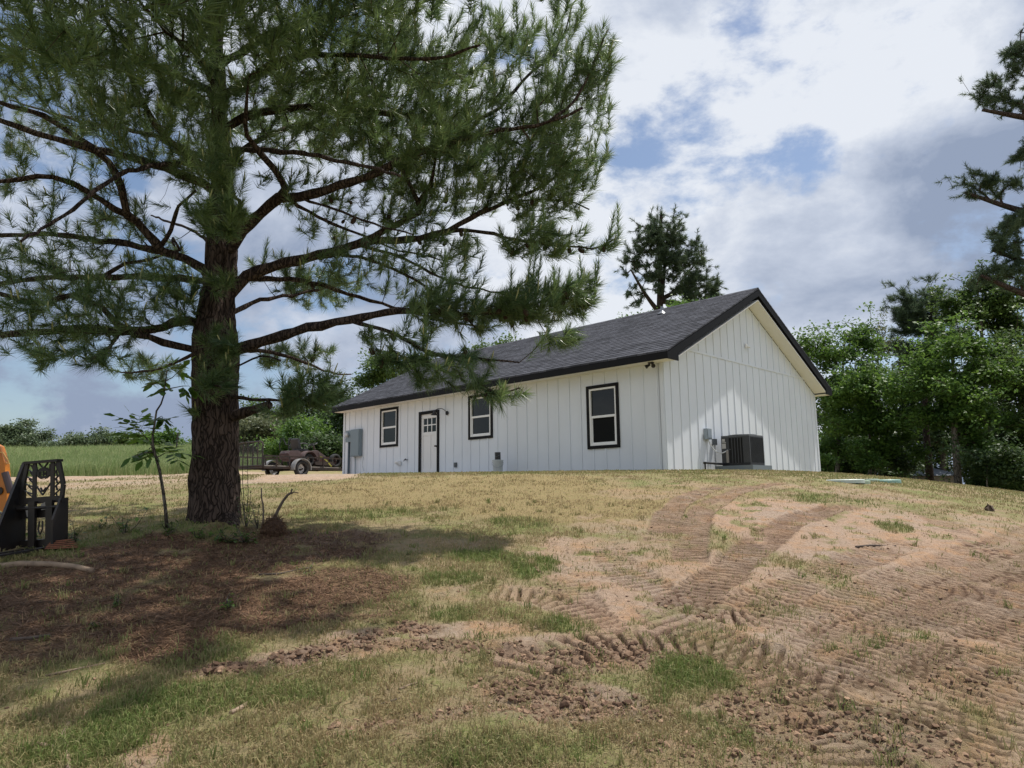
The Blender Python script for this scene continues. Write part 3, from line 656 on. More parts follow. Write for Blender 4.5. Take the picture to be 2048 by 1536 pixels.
m.box(w - .03, w + .006, 0, .035, .07, h - .06); m.box(w - .03, w + .006, w - .035, w, .07, h - .06); m.box(0, .03, w - .035, w + .003, .07, h - .06)
for k in range(10): m.box(.62, .74, -.008, -.0045, .12 + k * .05, .135 + k * .05)
m.build('louver_panel', ACM, ac)
m = MB(); m.box(.03, .11, -.008, -.0045, h - .17, h - .10); m.box(.03, .14, -.008, -.0045, h - .20, h - .18); m.box(.02, .13, -.008, -.0045, h - .35, h - .22); m.build('rating_label', mat('label_paper', (.45, .44, .43), .6), ac)
m = MB(); m.box(.14, .20, -.03, -.0045, .08, h - .40); m.build('line_cover', mat('tan_cover', (.28, .26, .24), .6), ac)

# ------------------------------------------------------------------ slab walk along the wall, bucket and can
m = MB(); m.box(-13.0, -5.3, -1.0, -.03, -.20, .012); wk = m.build('walkway', CONC); wk.location = (HX, HY, HZ); wk.rotation_euler.z = HR; tag(wk, kind='structure')
bk = empty('bucket', hw(-5.37, -.50, .014)); tag(bk, 'pale grey plastic bucket standing on the walkway by the wall', 'bucket')
m = MB(); m.lathe([(.001, 0), (.13, 0), (.135, .01), (.15, .29), (.158, .29), (.158, .30), (.15, .305), (.151, .33), (.162, .335), (.162, .365), (.15, .37), (.001, .37)], 28); m.build('pail', mat('bucket_plastic', (.52, .56, .58), .4, dirt=(.42, .44, .44), vscale=6), bk, smooth=False)
m = MB(); m.tube([(.16, 0, .31), (.17, -.05, .24), (.10, -.14, .17), (0, -.175, .14), (-.10, -.14, .17), (-.17, -.05, .24), (-.16, 0, .31)], .004, 6); m.build('handle', GREYM, bk)
cn = empty('paint_can', hw(-5.37, -.50, .386)); tag(cn, 'small black can with wire handle sitting on top of the bucket', 'can')
m = MB(); m.lathe([(.001, 0), (.085, 0), (.088, .01), (.085, .02), (.085, .20), (.09, .205), (.085, .215), (.07, .21), (.001, .205)], 24); m.build('can_body', mat('can_black', (.015, .015, .018), .35), cn)
m = MB(); m.tube([(.088, 0, .15), (.05, -.085, .13), (0, -.10, .10), (-.05, -.085, .08), (-.088, 0, .15)], .003, 6); m.build('handle', GREYM, cn)
#MARK3
# ------------------------------------------------------------------ trees: skeletons grown towards points in the crown
def unit(v): return v / (np.linalg.norm(v, axis=-1, keepdims=True) + 1e-12)
class Skel:
    def __init__(s): s.P = np.zeros((60000, 3)); s.par = np.full(60000, -1); s.n = 0; s.fix = np.zeros(60000); s.main = np.zeros(60000, bool); s.tips = []
    def add(s, p, par, fix=0.0, main=False):
        i = s.n; s.P[i] = p; s.par[i] = par; s.fix[i] = fix; s.main[i] = main; s.n += 1; return i
    def line(s, pts, r0, r1, par=-1, step=.14, main=True, wob=.0, rng=RNG):
        pts = np.asarray(pts, float); m_ = len(pts)
        Pm = np.vstack([2 * pts[0] - pts[1], pts, 2 * pts[-1] - pts[-2]]); out = []
        for i in range(m_ - 1):
            L = np.linalg.norm(pts[i + 1] - pts[i]); k = max(int(L / step), 1)
            for j in range(k):
                f = j / k; p0, p1, p2, p3 = Pm[i:i + 4]
                out.append(.5 * (2 * p1 + (p2 - p0) * f + (2 * p0 - 5 * p1 + 4 * p2 - p3) * f * f + (3 * p1 - p0 - 3 * p2 + p3) * f ** 3))
        out.append(pts[-1]); out = np.array(out)
        if wob: out[1:] += rng.normal(0, wob, (len(out) - 1, 3))
        ids = []; 
        if par >= 0: out = out[1:] if np.linalg.norm(out[0] - s.P[par]) < .05 else out
        for i, p in enumerate(out):
            f = i / max(len(out) - 1, 1); par = s.add(p, par, r0 * (1 - f) + r1 * f, main); ids.append(par)
        return ids, out
    def near(s, p): return int(np.argmin(((s.P[:s.n] - p) ** 2).sum(1)))
    def grow(s, A, axis, step=.2, lift=.12, rng=RNG, pen=1.2, start=0):
        """join every crown point to the nearest twig, nearest first; axis = (x, y) of the stem"""
        d0 = np.array([((s.P[start:s.n:2] - a) ** 2).sum(1).min() for a in A]); A = A[np.argsort(d0)]
        ax = np.asarray(axis)
        rad = np.zeros(60000); rad[:s.n] = np.hypot(s.P[:s.n, 0] - ax[0], s.P[:s.n, 1] - ax[1])
        for a in A:
            ra = math.hypot(a[0] - ax[0], a[1] - ax[1])
            d = np.sqrt(((s.P[start:s.n] - a) ** 2).sum(1)) + pen * np.maximum(rad[start:s.n] - ra + .1, 0)
            j = start + int(np.argmin(d)); p = s.P[j].copy(); L = np.linalg.norm(a - p)
            if L < .06 or s.n > 59000: continue
            k = max(int(L / step), 1); par = j
            c = (p + a) / 2 + np.array([0, 0, -lift * L]) + rng.normal(0, .06 * L, 3)
            for q in range(1, k + 1):
                f = q / k; pt = p * (1 - f) ** 2 + 2 * c * f * (1 - f) + a * f * f
                par = s.add(pt, par); rad[par] = math.hypot(pt[0] - ax[0], pt[1] - ax[1])
            s.tips.append(par)
    def radii(s, r_tip=.003, p=2.3):
        n = s.n; w = np.zeros(n); haschild = np.zeros(n, bool); haschild[s.par[:n][s.par[:n] >= 0]] = True
        w[~haschild] = r_tip ** p
        for i in range(n - 1, -1, -1):
            if s.par[i] >= 0: w[s.par[i]] += w[i]
        r = w ** (1 / p); s.R = np.where(s.fix[:n] > 0, s.fix[:n], r); s.R = np.maximum(s.R, r_tip)
        for i in range(n):
            if s.par[i] >= 0 and not s.main[i]: s.R[i] = min(s.R[i], s.R[s.par[i]] * .9)
        return s.R
    def twigs(s, mb, sides=4, minr=0.0, only=None):
        n = s.n; idx = np.arange(n); ok = (s.par[:n] >= 0) & (~s.main[:n] if only is None else only)
        idx = idx[ok]; a = s.P[s.par[idx]]; b = s.P[idx]; ra = np.minimum(s.R[s.par[idx]], s.R[idx] * 1.35); rb = s.R[idx]
        d = unit(b - a); u = np.where(np.abs(d[:, 2:3]) < .9, [[0, 0, 1.]], [[1., 0, 0]]); x = unit(np.cross(d, u)); y = np.cross(d, x)
        an = np.arange(sides) / sides * 2 * PI; V = []
        for P, R in ((a, ra), (b + d * rb[:, None] * .3, rb)):
            V.append(P[:, None] + R[:, None, None] * (np.cos(an)[None, :, None] * x[:, None] + np.sin(an)[None, :, None] * y[:, None]))
        V = np.concatenate(V, 1); k = np.arange(len(idx))[:, None, None] * 2 * sides; j = np.arange(sides)
        q = np.stack([j, (j + 1) % sides, sides + (j + 1) % sides, sides + j], -1)[None]
        return mb.add(V.reshape(-1, 3), q=(q + k).reshape(-1, 4))
    def dirs(s, t):
        t = np.asarray(t); p = s.par[t]; return unit(s.P[t] - s.P[p])

def needles(mb, P, D, n, L, w, shoot, rng=RNG, var=None, droop=.15, spread=(.45, 1.15)):
    """tufts of needles round shoots: P tips, D shoot directions"""
    m_ = len(P); u = rng.uniform(-1, .15, (m_, n)); az = rng.uniform(0, 2 * PI, (m_, n))
    x = unit(np.cross(D, rng.normal(size=(m_, 3)))); y = np.cross(D, x)
    th = spread[0] + (spread[1] - spread[0]) * (-u) + rng.normal(0, .12, (m_, n))
    rad = np.cos(az)[..., None] * x[:, None] + np.sin(az)[..., None] * y[:, None]
    d = np.cos(th)[..., None] * D[:, None] + np.sin(th)[..., None] * rad
    B = P[:, None] + D[:, None] * (u * shoot)[..., None]
    LL = (L * rng.uniform(.7, 1.15, (m_, n)))[..., None]
    T = B + d * LL; T[..., 2] -= droop * LL[..., 0] * rng.uniform(.2, 1.2, (m_, n))
    sd = unit(np.cross(d, rng.normal(size=(m_, n, 3)))) * w / 2
    V = np.stack([B + sd, B - sd, T], 2).reshape(-1, 3)
    if var is None: var = rng.uniform(0, 1, m_)
    vv = np.clip(np.repeat(var, n) + rng.normal(0, .12, m_ * n), 0, 1)
    return mb.add(V, t=np.arange(m_ * n * 3).reshape(-1, 3), var=np.repeat(vv, 3))
def leaves(mb, Cn, size, rng=RNG, var=None, flat=.6, asp=.55):
    m_ = len(Cn); N = rng.normal(size=(m_, 3)); N[:, 2] = np.abs(N[:, 2]) + flat; N = unit(N)
    a = unit(np.cross(N, rng.normal(size=(m_, 3)))); b = np.cross(N, a); s_ = size * rng.uniform(.6, 1.3, (m_, 1))
    V = np.stack([Cn - a * s_ * .5, Cn + b * s_ * asp * .5 - a * s_ * .05, Cn + a * s_ * .5, Cn - b * s_ * asp * .5 - a * s_ * .05], 1).reshape(-1, 3)
    if var is None: var = rng.uniform(0, 1, m_)
    return mb.add(V, q=np.arange(m_ * 4).reshape(-1, 4), var=np.repeat(np.clip(var, 0, 1), 4))
def ell(n, c, r, rng=RNG, shell=0.0):
    v = unit(rng.normal(size=(n, 3))) * (rng.uniform(shell, 1, (n, 1)) ** (1 / 2.2)); return np.asarray(c) + v * np.asarray(r)

def barkmat(name, c0, c1, sc=9.0, stretch=.22):
    m = bpy.data.materials.new(name); m.use_nodes = True; nt = m.node_tree; L = nt.links.new; b = nt.nodes['Principled BSDF']; b.inputs['Roughness'].default_value = .92; b.inputs['Specular IOR Level'].default_value = .15
    tc = nt.nodes.new('ShaderNodeTexCoord'); mp = nt.nodes.new('ShaderNodeMapping'); mp.inputs['Scale'].default_value = (1, 1, stretch); L(tc.outputs['Object'], mp.inputs[0])
    v = nt.nodes.new('ShaderNodeTexVoronoi'); v.feature = 'DISTANCE_TO_EDGE'; v.inputs['Scale'].default_value = sc * 2.2; n = nt.nodes.new('ShaderNodeTexNoise'); n.inputs['Scale'].default_value = sc; n.inputs['Detail'].default_value = 7; n.inputs['Distortion'].default_value = 1.2; v.inputs['Randomness'].default_value = 1.0
    L(mp.outputs[0], n.inputs[0]); va = nt.nodes.new('ShaderNodeVectorMath'); va.operation = 'MULTIPLY_ADD'; n3 = nt.nodes.new('ShaderNodeTexNoise'); n3.inputs['Scale'].default_value = 5; L(tc.outputs['Object'], n3.inputs[0]); L(n3.outputs['Color'], va.inputs[0]); va.inputs[1].default_value = (.16, .16, .012); L(mp.outputs[0], va.inputs[2]); L(va.outputs[0], v.inputs[0])
    r = nt.nodes.new('ShaderNodeMapRange'); L(v.outputs[0], r.inputs[0]); r.inputs[1].default_value = 0; r.inputs[2].default_value = .16
    mx = nt.nodes.new('ShaderNodeMix'); mx.data_type = 'RGBA'; L(n.outputs[0], mx.inputs[0]); mx.inputs[6].default_value = (*c0, 1); mx.inputs[7].default_value = (*c1, 1)
    m2 = nt.nodes.new('ShaderNodeMix'); m2.data_type = 'RGBA'; L(r.outputs[0], m2.inputs[0]); m2.inputs[6].default_value = tuple(c * .35 for c in c0) + (1,); L(mx.outputs[2], m2.inputs[7]); L(m2.outputs[2], b.inputs['Base Color'])
    bp = nt.nodes.new('ShaderNodeBump'); bp.inputs['Strength'].default_value = .8; bp.inputs['Distance'].default_value = .02; L(r.outputs[0], bp.inputs['Height']); L(bp.outputs[0], b.inputs['Normal']); return m
BARK = barkmat('pine_bark', (.042, .029, .024), (.115, .086, .073), 11, .09); TWIG = mat('twig_bark', (.055, .038, .03), .9, spec=.1); BARKG = barkmat('grey_bark', (.10, .085, .07), (.20, .18, .15), 6)
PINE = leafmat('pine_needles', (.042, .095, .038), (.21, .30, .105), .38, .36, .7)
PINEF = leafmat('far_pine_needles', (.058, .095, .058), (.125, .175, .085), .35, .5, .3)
CONE = mat('cone_brown', (.045, .03, .022), .8, spec=.1); CANDLE = mat('new_shoot', (.30, .30, .12), .6)

def rough_trunk(mb, pts, rad, n=56, amp=.026, seed=3):
    pts = np.asarray(pts, float); rad = np.asarray(rad, float); m_ = 170; t = np.linspace(0, 1, m_); k = np.linspace(0, 1, len(pts))
    P = np.stack([np.interp(t, k, pts[:, i]) for i in range(3)], 1); ker = np.ones(9) / 9
    for i in range(3): P[4:-4, i] = np.convolve(P[:, i], ker, 'valid')
    R = np.interp(t, k, rad); an = np.arange(n) / n * 2 * PI; V = []
    for i in range(m_):
        c = np.full(n, P[i, 2]); u = np.cos(an) * 3.1; w_ = np.sin(an) * 3.1
        f = fbm(u * 1.6 + w_ * 2.3, w_ * 1.6 + c * 1.1 + u, 1.7, 4, seed); rd = np.abs(f - .5) * 2
        f2 = vn(u * 3 + 20, c * 6 + w_ * 3, seed + 9)
        g = R[i] + amp * (rd * 2.2 - .6) + amp * .5 * (f2 - .5)
        V.append(P[i] + np.stack([np.cos(an) * g, np.sin(an) * g, np.zeros(n)], 1))
    V = np.concatenate(V); i = np.arange(m_ - 1)[:, None]; j = np.arange(n)[None]; q = np.stack([i * n + j, i * n + (j + 1) % n, (i + 1) * n + (j + 1) % n, (i + 1) * n + j], -1).reshape(-1, 4)
    return mb.add(V, q=q)

# ------------------------------------------------------------------ the big pine
TD = 8.8
TB = np.array([*at(430, 1062, TD)])
bigpine = empty('pine_tree', (0, 0, 0)); tag(bigpine, 'large branchy pine tree standing in front of the house, thick trunk and long needles', 'tree')
TR = [(430, 1085, 50, 0), (430, 1050, 54, 0), (430, 1010, 49, 0), (430, 950, 45.5, 0), (431, 880, 45, 0), (431, 800, 46, 0), (430, 730, 47, .0), (428, 680, 45, 0), (433, 620, 38, .02), (439, 560, 31, .04), (444, 500, 32, .06), (443, 430, 26, .08), (442, 350, 21, .1), (440, 270, 18, .1), (436, 180, 16, .1), (432, 60, 14, .1), (428, -100, 15, .1), (424, -350, 12, .1), (420, -650, 8, .1), (418, -950, 4, .1)]
tp = np.array([at(x, y, TD + d) for x, y, r, d in TR]); trd = np.array([r / F * TD for x, y, r, d in TR])
sk = Skel(); ids, _ = sk.line(tp, .3, .03, step=.2)
for i, p in zip(ids, sk.P[ids]): sk.fix[i] = float(np.interp(p[2], tp[:, 2], trd))
m = MB(); rough_trunk(m, tp, trd * .96); m.tube([at(448, 1040, TD - .1), at(470, 1070, TD - .3), at(500, 1088, TD - .5)], [.16, .12, .03], 9); m.tube([at(410, 1040, TD - .1), at(385, 1075, TD - .35), at(365, 1092, TD - .5)], [.14, .10, .03], 9)
m.build('trunk', BARK, bigpine, smooth=True)
# limbs traced from the photograph: points, width in photo pixels at start and end, depth reached at the end (m, + is away)
LIMBS = [
    ([(440, 715), (478, 697), (547, 677), (615, 655), (700, 639), (771, 625), (853, 622), (930, 628), (1010, 622), (1100, 600)], 26, 5, -.7),
    ([(705, 642), (740, 652), (788, 667), (846, 697), (901, 711), (960, 718), (1040, 725)], 9, 3, -1.1), ([(788, 667), (860, 705), (928, 728), (955, 762), (1000, 790), (1040, 775)], 7, 3, -1.2),
    ([(440, 610), (468, 581), (495, 554), (547, 533), (615, 516), (661, 506), (713, 489), (737, 482), (791, 482), (839, 475), (894, 461), (942, 434), (983, 417), (1017, 401), (1090, 370), (1150, 320)], 26, 5, .3),
    ([(725, 484), (771, 461), (819, 437), (839, 424), (837, 403), (822, 375), (793, 321), (753, 284), (735, 230)], 17, 4, -.3), ([(837, 403), (862, 370), (870, 328), (870, 284), (860, 220)], 9, 3, -.5),
    ([(897, 458), (969, 465), (1027, 479), (1113, 489), (1185, 497), (1230, 478)], 9, 3, -.4), ([(661, 508), (740, 520), (830, 560), (910, 620), (960, 660)], 8, 3, -.3), ([(713, 492), (800, 512), (880, 555), (960, 580), (1080, 590)], 8, 3, .6),
    ([(450, 510), (467, 492), (485, 463), (521, 427), (558, 397), (601, 394), (656, 379), (700, 365), (753, 345), (820, 310), (900, 285), (1000, 262), (1045, 255), (1100, 244), (1165, 215)], 26, 5, -.9),
    ([(558, 397), (572, 379), (547, 335), (521, 306), (496, 270), (492, 220), (500, 150)], 17, 4, -1.3), ([(575, 400), (638, 434), (693, 459), (726, 472), (800, 500), (880, 520)], 8, 3, .6), ([(600, 398), (685, 424), (750, 448), (830, 470)], 6, 3, -.8),
    ([(440, 260), (520, 225), (640, 215), (760, 225), (850, 240), (925, 268), (957, 241), (983, 226), (1019, 197), (1041, 164), (1070, 139), (1090, 122), (1110, 98), (1125, 60)], 20, 4, .6),
    ([(440, 190), (540, 140), (640, 90), (668, 30), (690, -40), (720, -120)], 18, 5, -1.2), ([(440, 130), (560, 60), (700, 20), (860, -30), (1000, -60), (1090, -120)], 18, 4, .3),
    ([(1017, 401), (1080, 400), (1150, 405), (1180, 420)], 5, 3, .2), ([(1100, 244), (1150, 200), (1190, 120), (1215, 60)], 7, 3, -.7), ([(1090, 122), (1130, 60), (1145, 10)], 5, 3, .6),
    ([(440, 600), (407, 540), (369, 520), (325, 502), (308, 482), (273, 444), (253, 431), (255, 419), (241, 372), (219, 324), (190, 303), (146, 288), (73, 266), (0, 241), (-80, 200)], 22, 8, -1.3),
    ([(253, 431), (204, 401), (146, 365), (109, 354), (73, 354), (0, 365), (-90, 380)], 13, 6, -1.5), ([(321, 492), (343, 459), (350, 427), (359, 412), (390, 380)], 12, 4, -.9),
    ([(325, 502), (306, 499), (255, 488), (182, 478), (109, 470), (0, 470), (-100, 465)], 15, 7, .4), ([(440, 590), (407, 561), (308, 555), (205, 554), (137, 555), (68, 557), (0, 567), (-100, 575)], 16, 8, .2),
    ([(205, 554), (250, 528), (297, 520), (340, 505)], 9, 5, .1),
    ([(440, 670), (376, 639), (325, 653), (290, 660), (239, 663), (171, 656), (130, 660), (0, 670), (-90, 668)], 20, 10, -1.1),
    ([(430, 705), (383, 697), (325, 684), (273, 670), (235, 650), (200, 612), (150, 590), (90, 605), (44, 602), (0, 588), (-60, 560)], 17, 6, -1.6),
    ([(241, 668), (219, 694), (188, 718)], 8, 5, -1.4), ([(440, 400), (408, 368), (368, 350), (328, 335), (219, 303), (175, 288), (91, 233), (0, 204), (-90, 170)], 20, 7, -.3),
    ([(440, 380), (415, 339), (383, 321), (310, 248), (260, 150), (220, 60), (190, -40)], 17, 5, -1.6), ([(440, 240), (416, 179), (383, 168), (346, 146), (250, 110), (130, 90), (0, 60), (-90, 50)], 16, 5, .5),
    ([(440, 100), (360, 30), (250, -30), (120, -70), (-20, -100)], 15, 5, -.8), ([(425, 845), (472, 831), (506, 820), (540, 810)], 26, 15, -.5), ([(430, 850), (395, 832), (379, 820)], 20, 10, -.3),
    ([(440, 700), (520, 700), (600, 722), (660, 745), (700, 750)], 12, 3, 1.9), ([(440, 680), (400, 700), (330, 735), (262, 745), (230, 742)], 10, 3, 1.8), ([(440, 640), (520, 600), (600, 588), (680, 570), (720, 560)], 12, 3, 2.2),
    ([(440, 560), (600, 560), (740, 600), (870, 640), (980, 655)], 13, 3, 1.2), ([(430, 790), (520, 800), (600, 800), (650, 790)], 9, 3, -1.2), ([(430, 740), (410, 735), (395, 760), (440, 775)], 8, 3, -.9),
    ([(440, 450), (480, 420), (470, 395), (455, 400)], 12, 4, -1.4), ([(440, 520), (400, 470), (330, 440), (300, 430)], 9, 4, 2.0), ([(440, 300), (520, 300), (620, 310), (720, 330), (800, 350)], 14, 4, -2.2),
    ([(440, 330), (330, 330), (240, 350), (130, 430), (40, 480)], 12, 4, -2.8), ([(440, 330), (560, 260), (660, 260), (780, 270), (860, 300)], 14, 4, 2.4), ([(440, 330), (300, 270), (150, 240), (20, 200)], 14, 4, 2.4),
    ([(440, 200), (400, 120), (330, 60), (260, -20)], 14, 4, -2.8), ([(440, 200), (560, 120), (700, 110), (850, 120), (960, 90)], 14, 4, -2.4),
    ([(470, 735), (520, 712), (560, 722)], 5, 3, -.4), ([(360, 500), (345, 475), (350, 490)], 6, 4, -.4),
]
mains = []
for pts, w0, w1, dd in LIMBS:
    n = len(pts); first = pts[0]
    if abs(first[0] - 437) < 16:
        st = 0; P = [at(x, y, TD + .03 + dd * (k / (n - 1))) for k, (x, y) in enumerate(pts)]
    else:                              # forks from an earlier limb: take the depth there
        pr = ray(*first); Pn = sk.P[:sk.n]; dev = np.hypot(Pn[:, 0] / Pn[:, 1] - pr[0], (Pn[:, 2] - EYE) / Pn[:, 1] - pr[2]); st = Pn[int(np.argmin(dev)), 1] - TD
        P = [at(x, y, TD + st + (dd - st) * (k / (n - 1))) for k, (x, y) in enumerate(pts)]
    par = sk.near(P[0]); a0 = sk.n
    ids, O = sk.line(P, w0 / 2 / F * TD, w1 / 2 / F * TD, par, .14, wob=.008)
    O = np.vstack([sk.P[par], O]) if not np.allclose(O[0], sk.P[par]) else O
    r = np.linspace(w0, w1, len(O)) / 2 / F * TD
    m = MB(); m.tube(O, r * (1 + .12 * np.sin(np.arange(len(O)) * 2.1)), 10 if w0 > 10 else 7); mains.append(m.build('limb', BARK, bigpine, smooth=True))
# crown masses: photo position, half size, depth (m from trunk) and half depth, number of shoots
CROWN = [(1000, 190, 210, 190, .0, 1.0, 620), (1140, 250, 95, 180, -.2, .8, 300), (820, 230, 220, 170, -.3, 1.8, 720), (680, 130, 220, 150, -.3, 2.2, 640), (900, 335, 190, 75, -.2, 1.2, 420), (1090, 350, 110, 75, 0, .8, 170),
         (1195, 120, 45, 85, -.6, .35, 90), (1135, 30, 50, 50, .4, .4, 50), (520, 120, 240, 160, -.8, 2.2, 660), (220, 120, 250, 150, -.8, 2.2, 640), (300, 250, 170, 80, -1.0, 1.6, 330), (440, 430, 75, 45, -1.4, .35, 110), (440, 330, 60, 80, -1.3, .4, 110), (430, 690, 45, 50, -.55, .2, 26), (440, 760, 34, 20, -.55, .2, 14), (440, 560, 30, 30, -.5, .2, 20), (60, 170, 130, 160, .3, 2.0, 260),
         (650, 420, 120, 45, .3, 1.4, 100), (780, 545, 190, 50, .3, 1.0, 150), (820, 430, 80, 50, 0, .6, 60), (1090, 480, 120, 24, -.4, .5, 110), (1222, 470, 24, 34, -.4, .2, 16), (900, 495, 70, 28, .3, .5, 50), (1090, 415, 90, 22, .2, .5, 50),
         (1080, 605, 115, 42, -.5, .6, 230), (930, 620, 130, 48, -.3, .7, 200), (1170, 580, 28, 40, -.7, .3, 40), (1120, 680, 50, 16, -.8, .4, 30), (900, 740, 120, 45, -1.0, .5, 90), (1000, 793, 60, 18, -1.1, .4, 34), (800, 690, 80, 50, -1.0, .5, 60),
         (640, 575, 75, 40, 2.0, .7, 120), (560, 560, 80, 50, 1.6, .6, 70), (150, 400, 180, 50, -.4, 1.4, 130), (90, 510, 150, 55, 0, 1.4, 140), (270, 480, 100, 50, .2, 1.2, 70), (110, 570, 150, 35, -.6, 1.4, 130), (270, 600, 120, 45, -.9, 1.0, 150), (100, 650, 150, 45, -1.2, 1.2, 170),
         (140, 715, 120, 30, -1.5, .6, 60), (340, 560, 60, 40, -.6, .5, 70), (300, 735, 80, 28, 1.7, .5, 80), (590, 710, 90, 34, 1.9, .5, 110), (620, 780, 85, 42, -1.1, .5, 120), (560, 820, 60, 14, -1.0, .3, 18), (430, 760, 45, 45, -.75, .2, 36), (440, 680, 40, 40, -.6, .2, 20),
         (385, 822, 14, 10, -.3, .1, 4), (-150, 450, 120, 250, -.3, 1.6, 150), (-150, 120, 150, 200, 0, 2, 160)]
rng = np.random.default_rng(11); A = []
for cx_, cy_, rx, ry, dd, rd, n in CROWN:
    c = at(cx_, cy_, TD + dd); A.append(ell(int(n * (.50 if cy_ < 380 and cx_ > 380 else .58 if cx_ > 380 else .46)), c, (rx / F * (TD + dd), rd, ry / F * (TD + dd)), rng, .15))
A = np.concatenate(A); seen = len(A)
sk.grow(A, TB[:2], .16, .10, rng, 1.2, start=4)
t0 = len(sk.tips)
U = np.vstack([ell(260, (-7.6, 6.8, 8.4), (2., 2.0, 1.0), rng), ell(560, (-1.2, 6.4, 8.2), (3.3, 1.9, 1.1), rng), ell(460, (-5.2, 6.3, 8.1), (3.2, 1.9, 1.0), rng), ell(420, (TB[0] - .1, TD, TB[2] + 7.2), (3.7, 3.7, 1.5), rng, .3), ell(240, (TB[0], TD, TB[2] + 9.6), (2.2, 2.2, 1.8), rng, .2), ell(150, (TB[0] + .6, TD - 3.0, TB[2] + 5.4), (2.6, 1.4, 1.0), rng), ell(60, (TB[0] - 1.5, TD - 3.3, TB[2] + 4.6), (2.0, 1.0, .6), rng)])
sk.grow(U, TB[:2], .3, .05, rng, 1.2, start=4)
sk.radii(.0028, 2.25)
m = MB(); sk.twigs(m, 4); m.build('twigs', TWIG, bigpine)
tips = np.array(sk.tips); P = sk.P[tips]; D = sk.dirs(tips)
hz_ = np.clip((P[:, 2] - 3.0) / 3, 0, 1)
D = unit(D + np.array([0, 0, 1.]) * (.25 + .75 * hz_)[:, None] + rng.normal(0, .25, D.shape))
var = np.clip(.25 + .3 * fbm(P[:, 0] + 3, P[:, 2], 1.3, 3, 5) + rng.normal(0, .16, len(P)) + .12 * hz_, 0, 1)
vis = np.arange(len(tips)) < t0
cand = np.where(vis & (P[:, 2] > 3.2) & (P[:, 0] > -2.2) & (rng.random(len(P)) < .17))[0]; cand = np.concatenate([cand, np.where(vis & (P[:, 0] <= -2.2) & (P[:, 2] > 4.6) & (rng.random(len(P)) < .06))[0]])
m = MB()
for i in cand:                          # upright leaders with needles all the way up
    L_ = rng.uniform(.15, .45); u_ = unit(np.array([.12, 0, 1.]) + rng.normal(0, .12, 3)); k_ = max(int(L_ / .09), 2); q = P[i] + u_ * (np.arange(1, k_ + 1) * .09)[:, None]
    needles(m, q, np.repeat(u_[None], k_, 0), 30, .13, .0065, .10, rng, np.full(k_, min(var[i] + .12, 1)), .02, (.35, .8)); m.tube([P[i], q[-1], q[-1] + u_ * .07], [.006, .005, .003], 4, False, var=.9)
needles(m, P[vis], D[vis], 66, .165, .0072, .16, rng, var[vis], .12, (.35, 1.05)); needles(m, P[~vis], D[~vis], 90, .22, .013, .32, rng, var[~vis])
# more tufts part way down the twigs
inner = np.array([sk.par[t] for t in sk.tips[:t0]]); k = rng.random(len(inner)) < .4; inner = inner[k]
needles(m, sk.P[inner], unit(sk.dirs(inner) + rng.normal(0, .2, (len(inner), 3))), 34, .15, .0062, .15, rng, var[:t0][k] * .8)
m.build('needles', PINE, bigpine)
m = MB(); k = np.where(vis & (rng.random(len(tips)) < .30 + .2 * hz_))[0]
for i in k:
    u_ = unit(D[i] * .5 + np.array([0, 0, 1.])); L_ = rng.uniform(.05, .15); m.tube([P[i], P[i] + u_ * L_ * .6, P[i] + u_ * L_ + rng.normal(0, .004, 3)], [.007, .008, .004], 5)
m.build('new_shoots', CANDLE, bigpine)
m = MB(); prof = [(.001, -.045), (.018, -.035), (.026, -.01), (.024, .012), (.014, .035), (.001, .045)]; m.lathe(prof, 9)
cone = m.build('pine_cone', CONE, bigpine)
lo = np.where((P[:, 2] < 5.6) & vis & (P[:, 0] > -3))[0]; pick = rng.choice(lo, 95, replace=False)
for q, i in enumerate(pick):
    o = cone if q == 0 else cone.copy()
    if q: C.objects.link(o)
    j = sk.par[sk.par[tips[i]]]; j = j if j > 0 else tips[i]
    o.location = sk.P[j] + np.array([0, 0, -.045]); o.rotation_euler = tuple(rng.normal(0, .5, 3)); sc_ = rng.uniform(.8, 1.25); o.scale = (sc_,) * 3
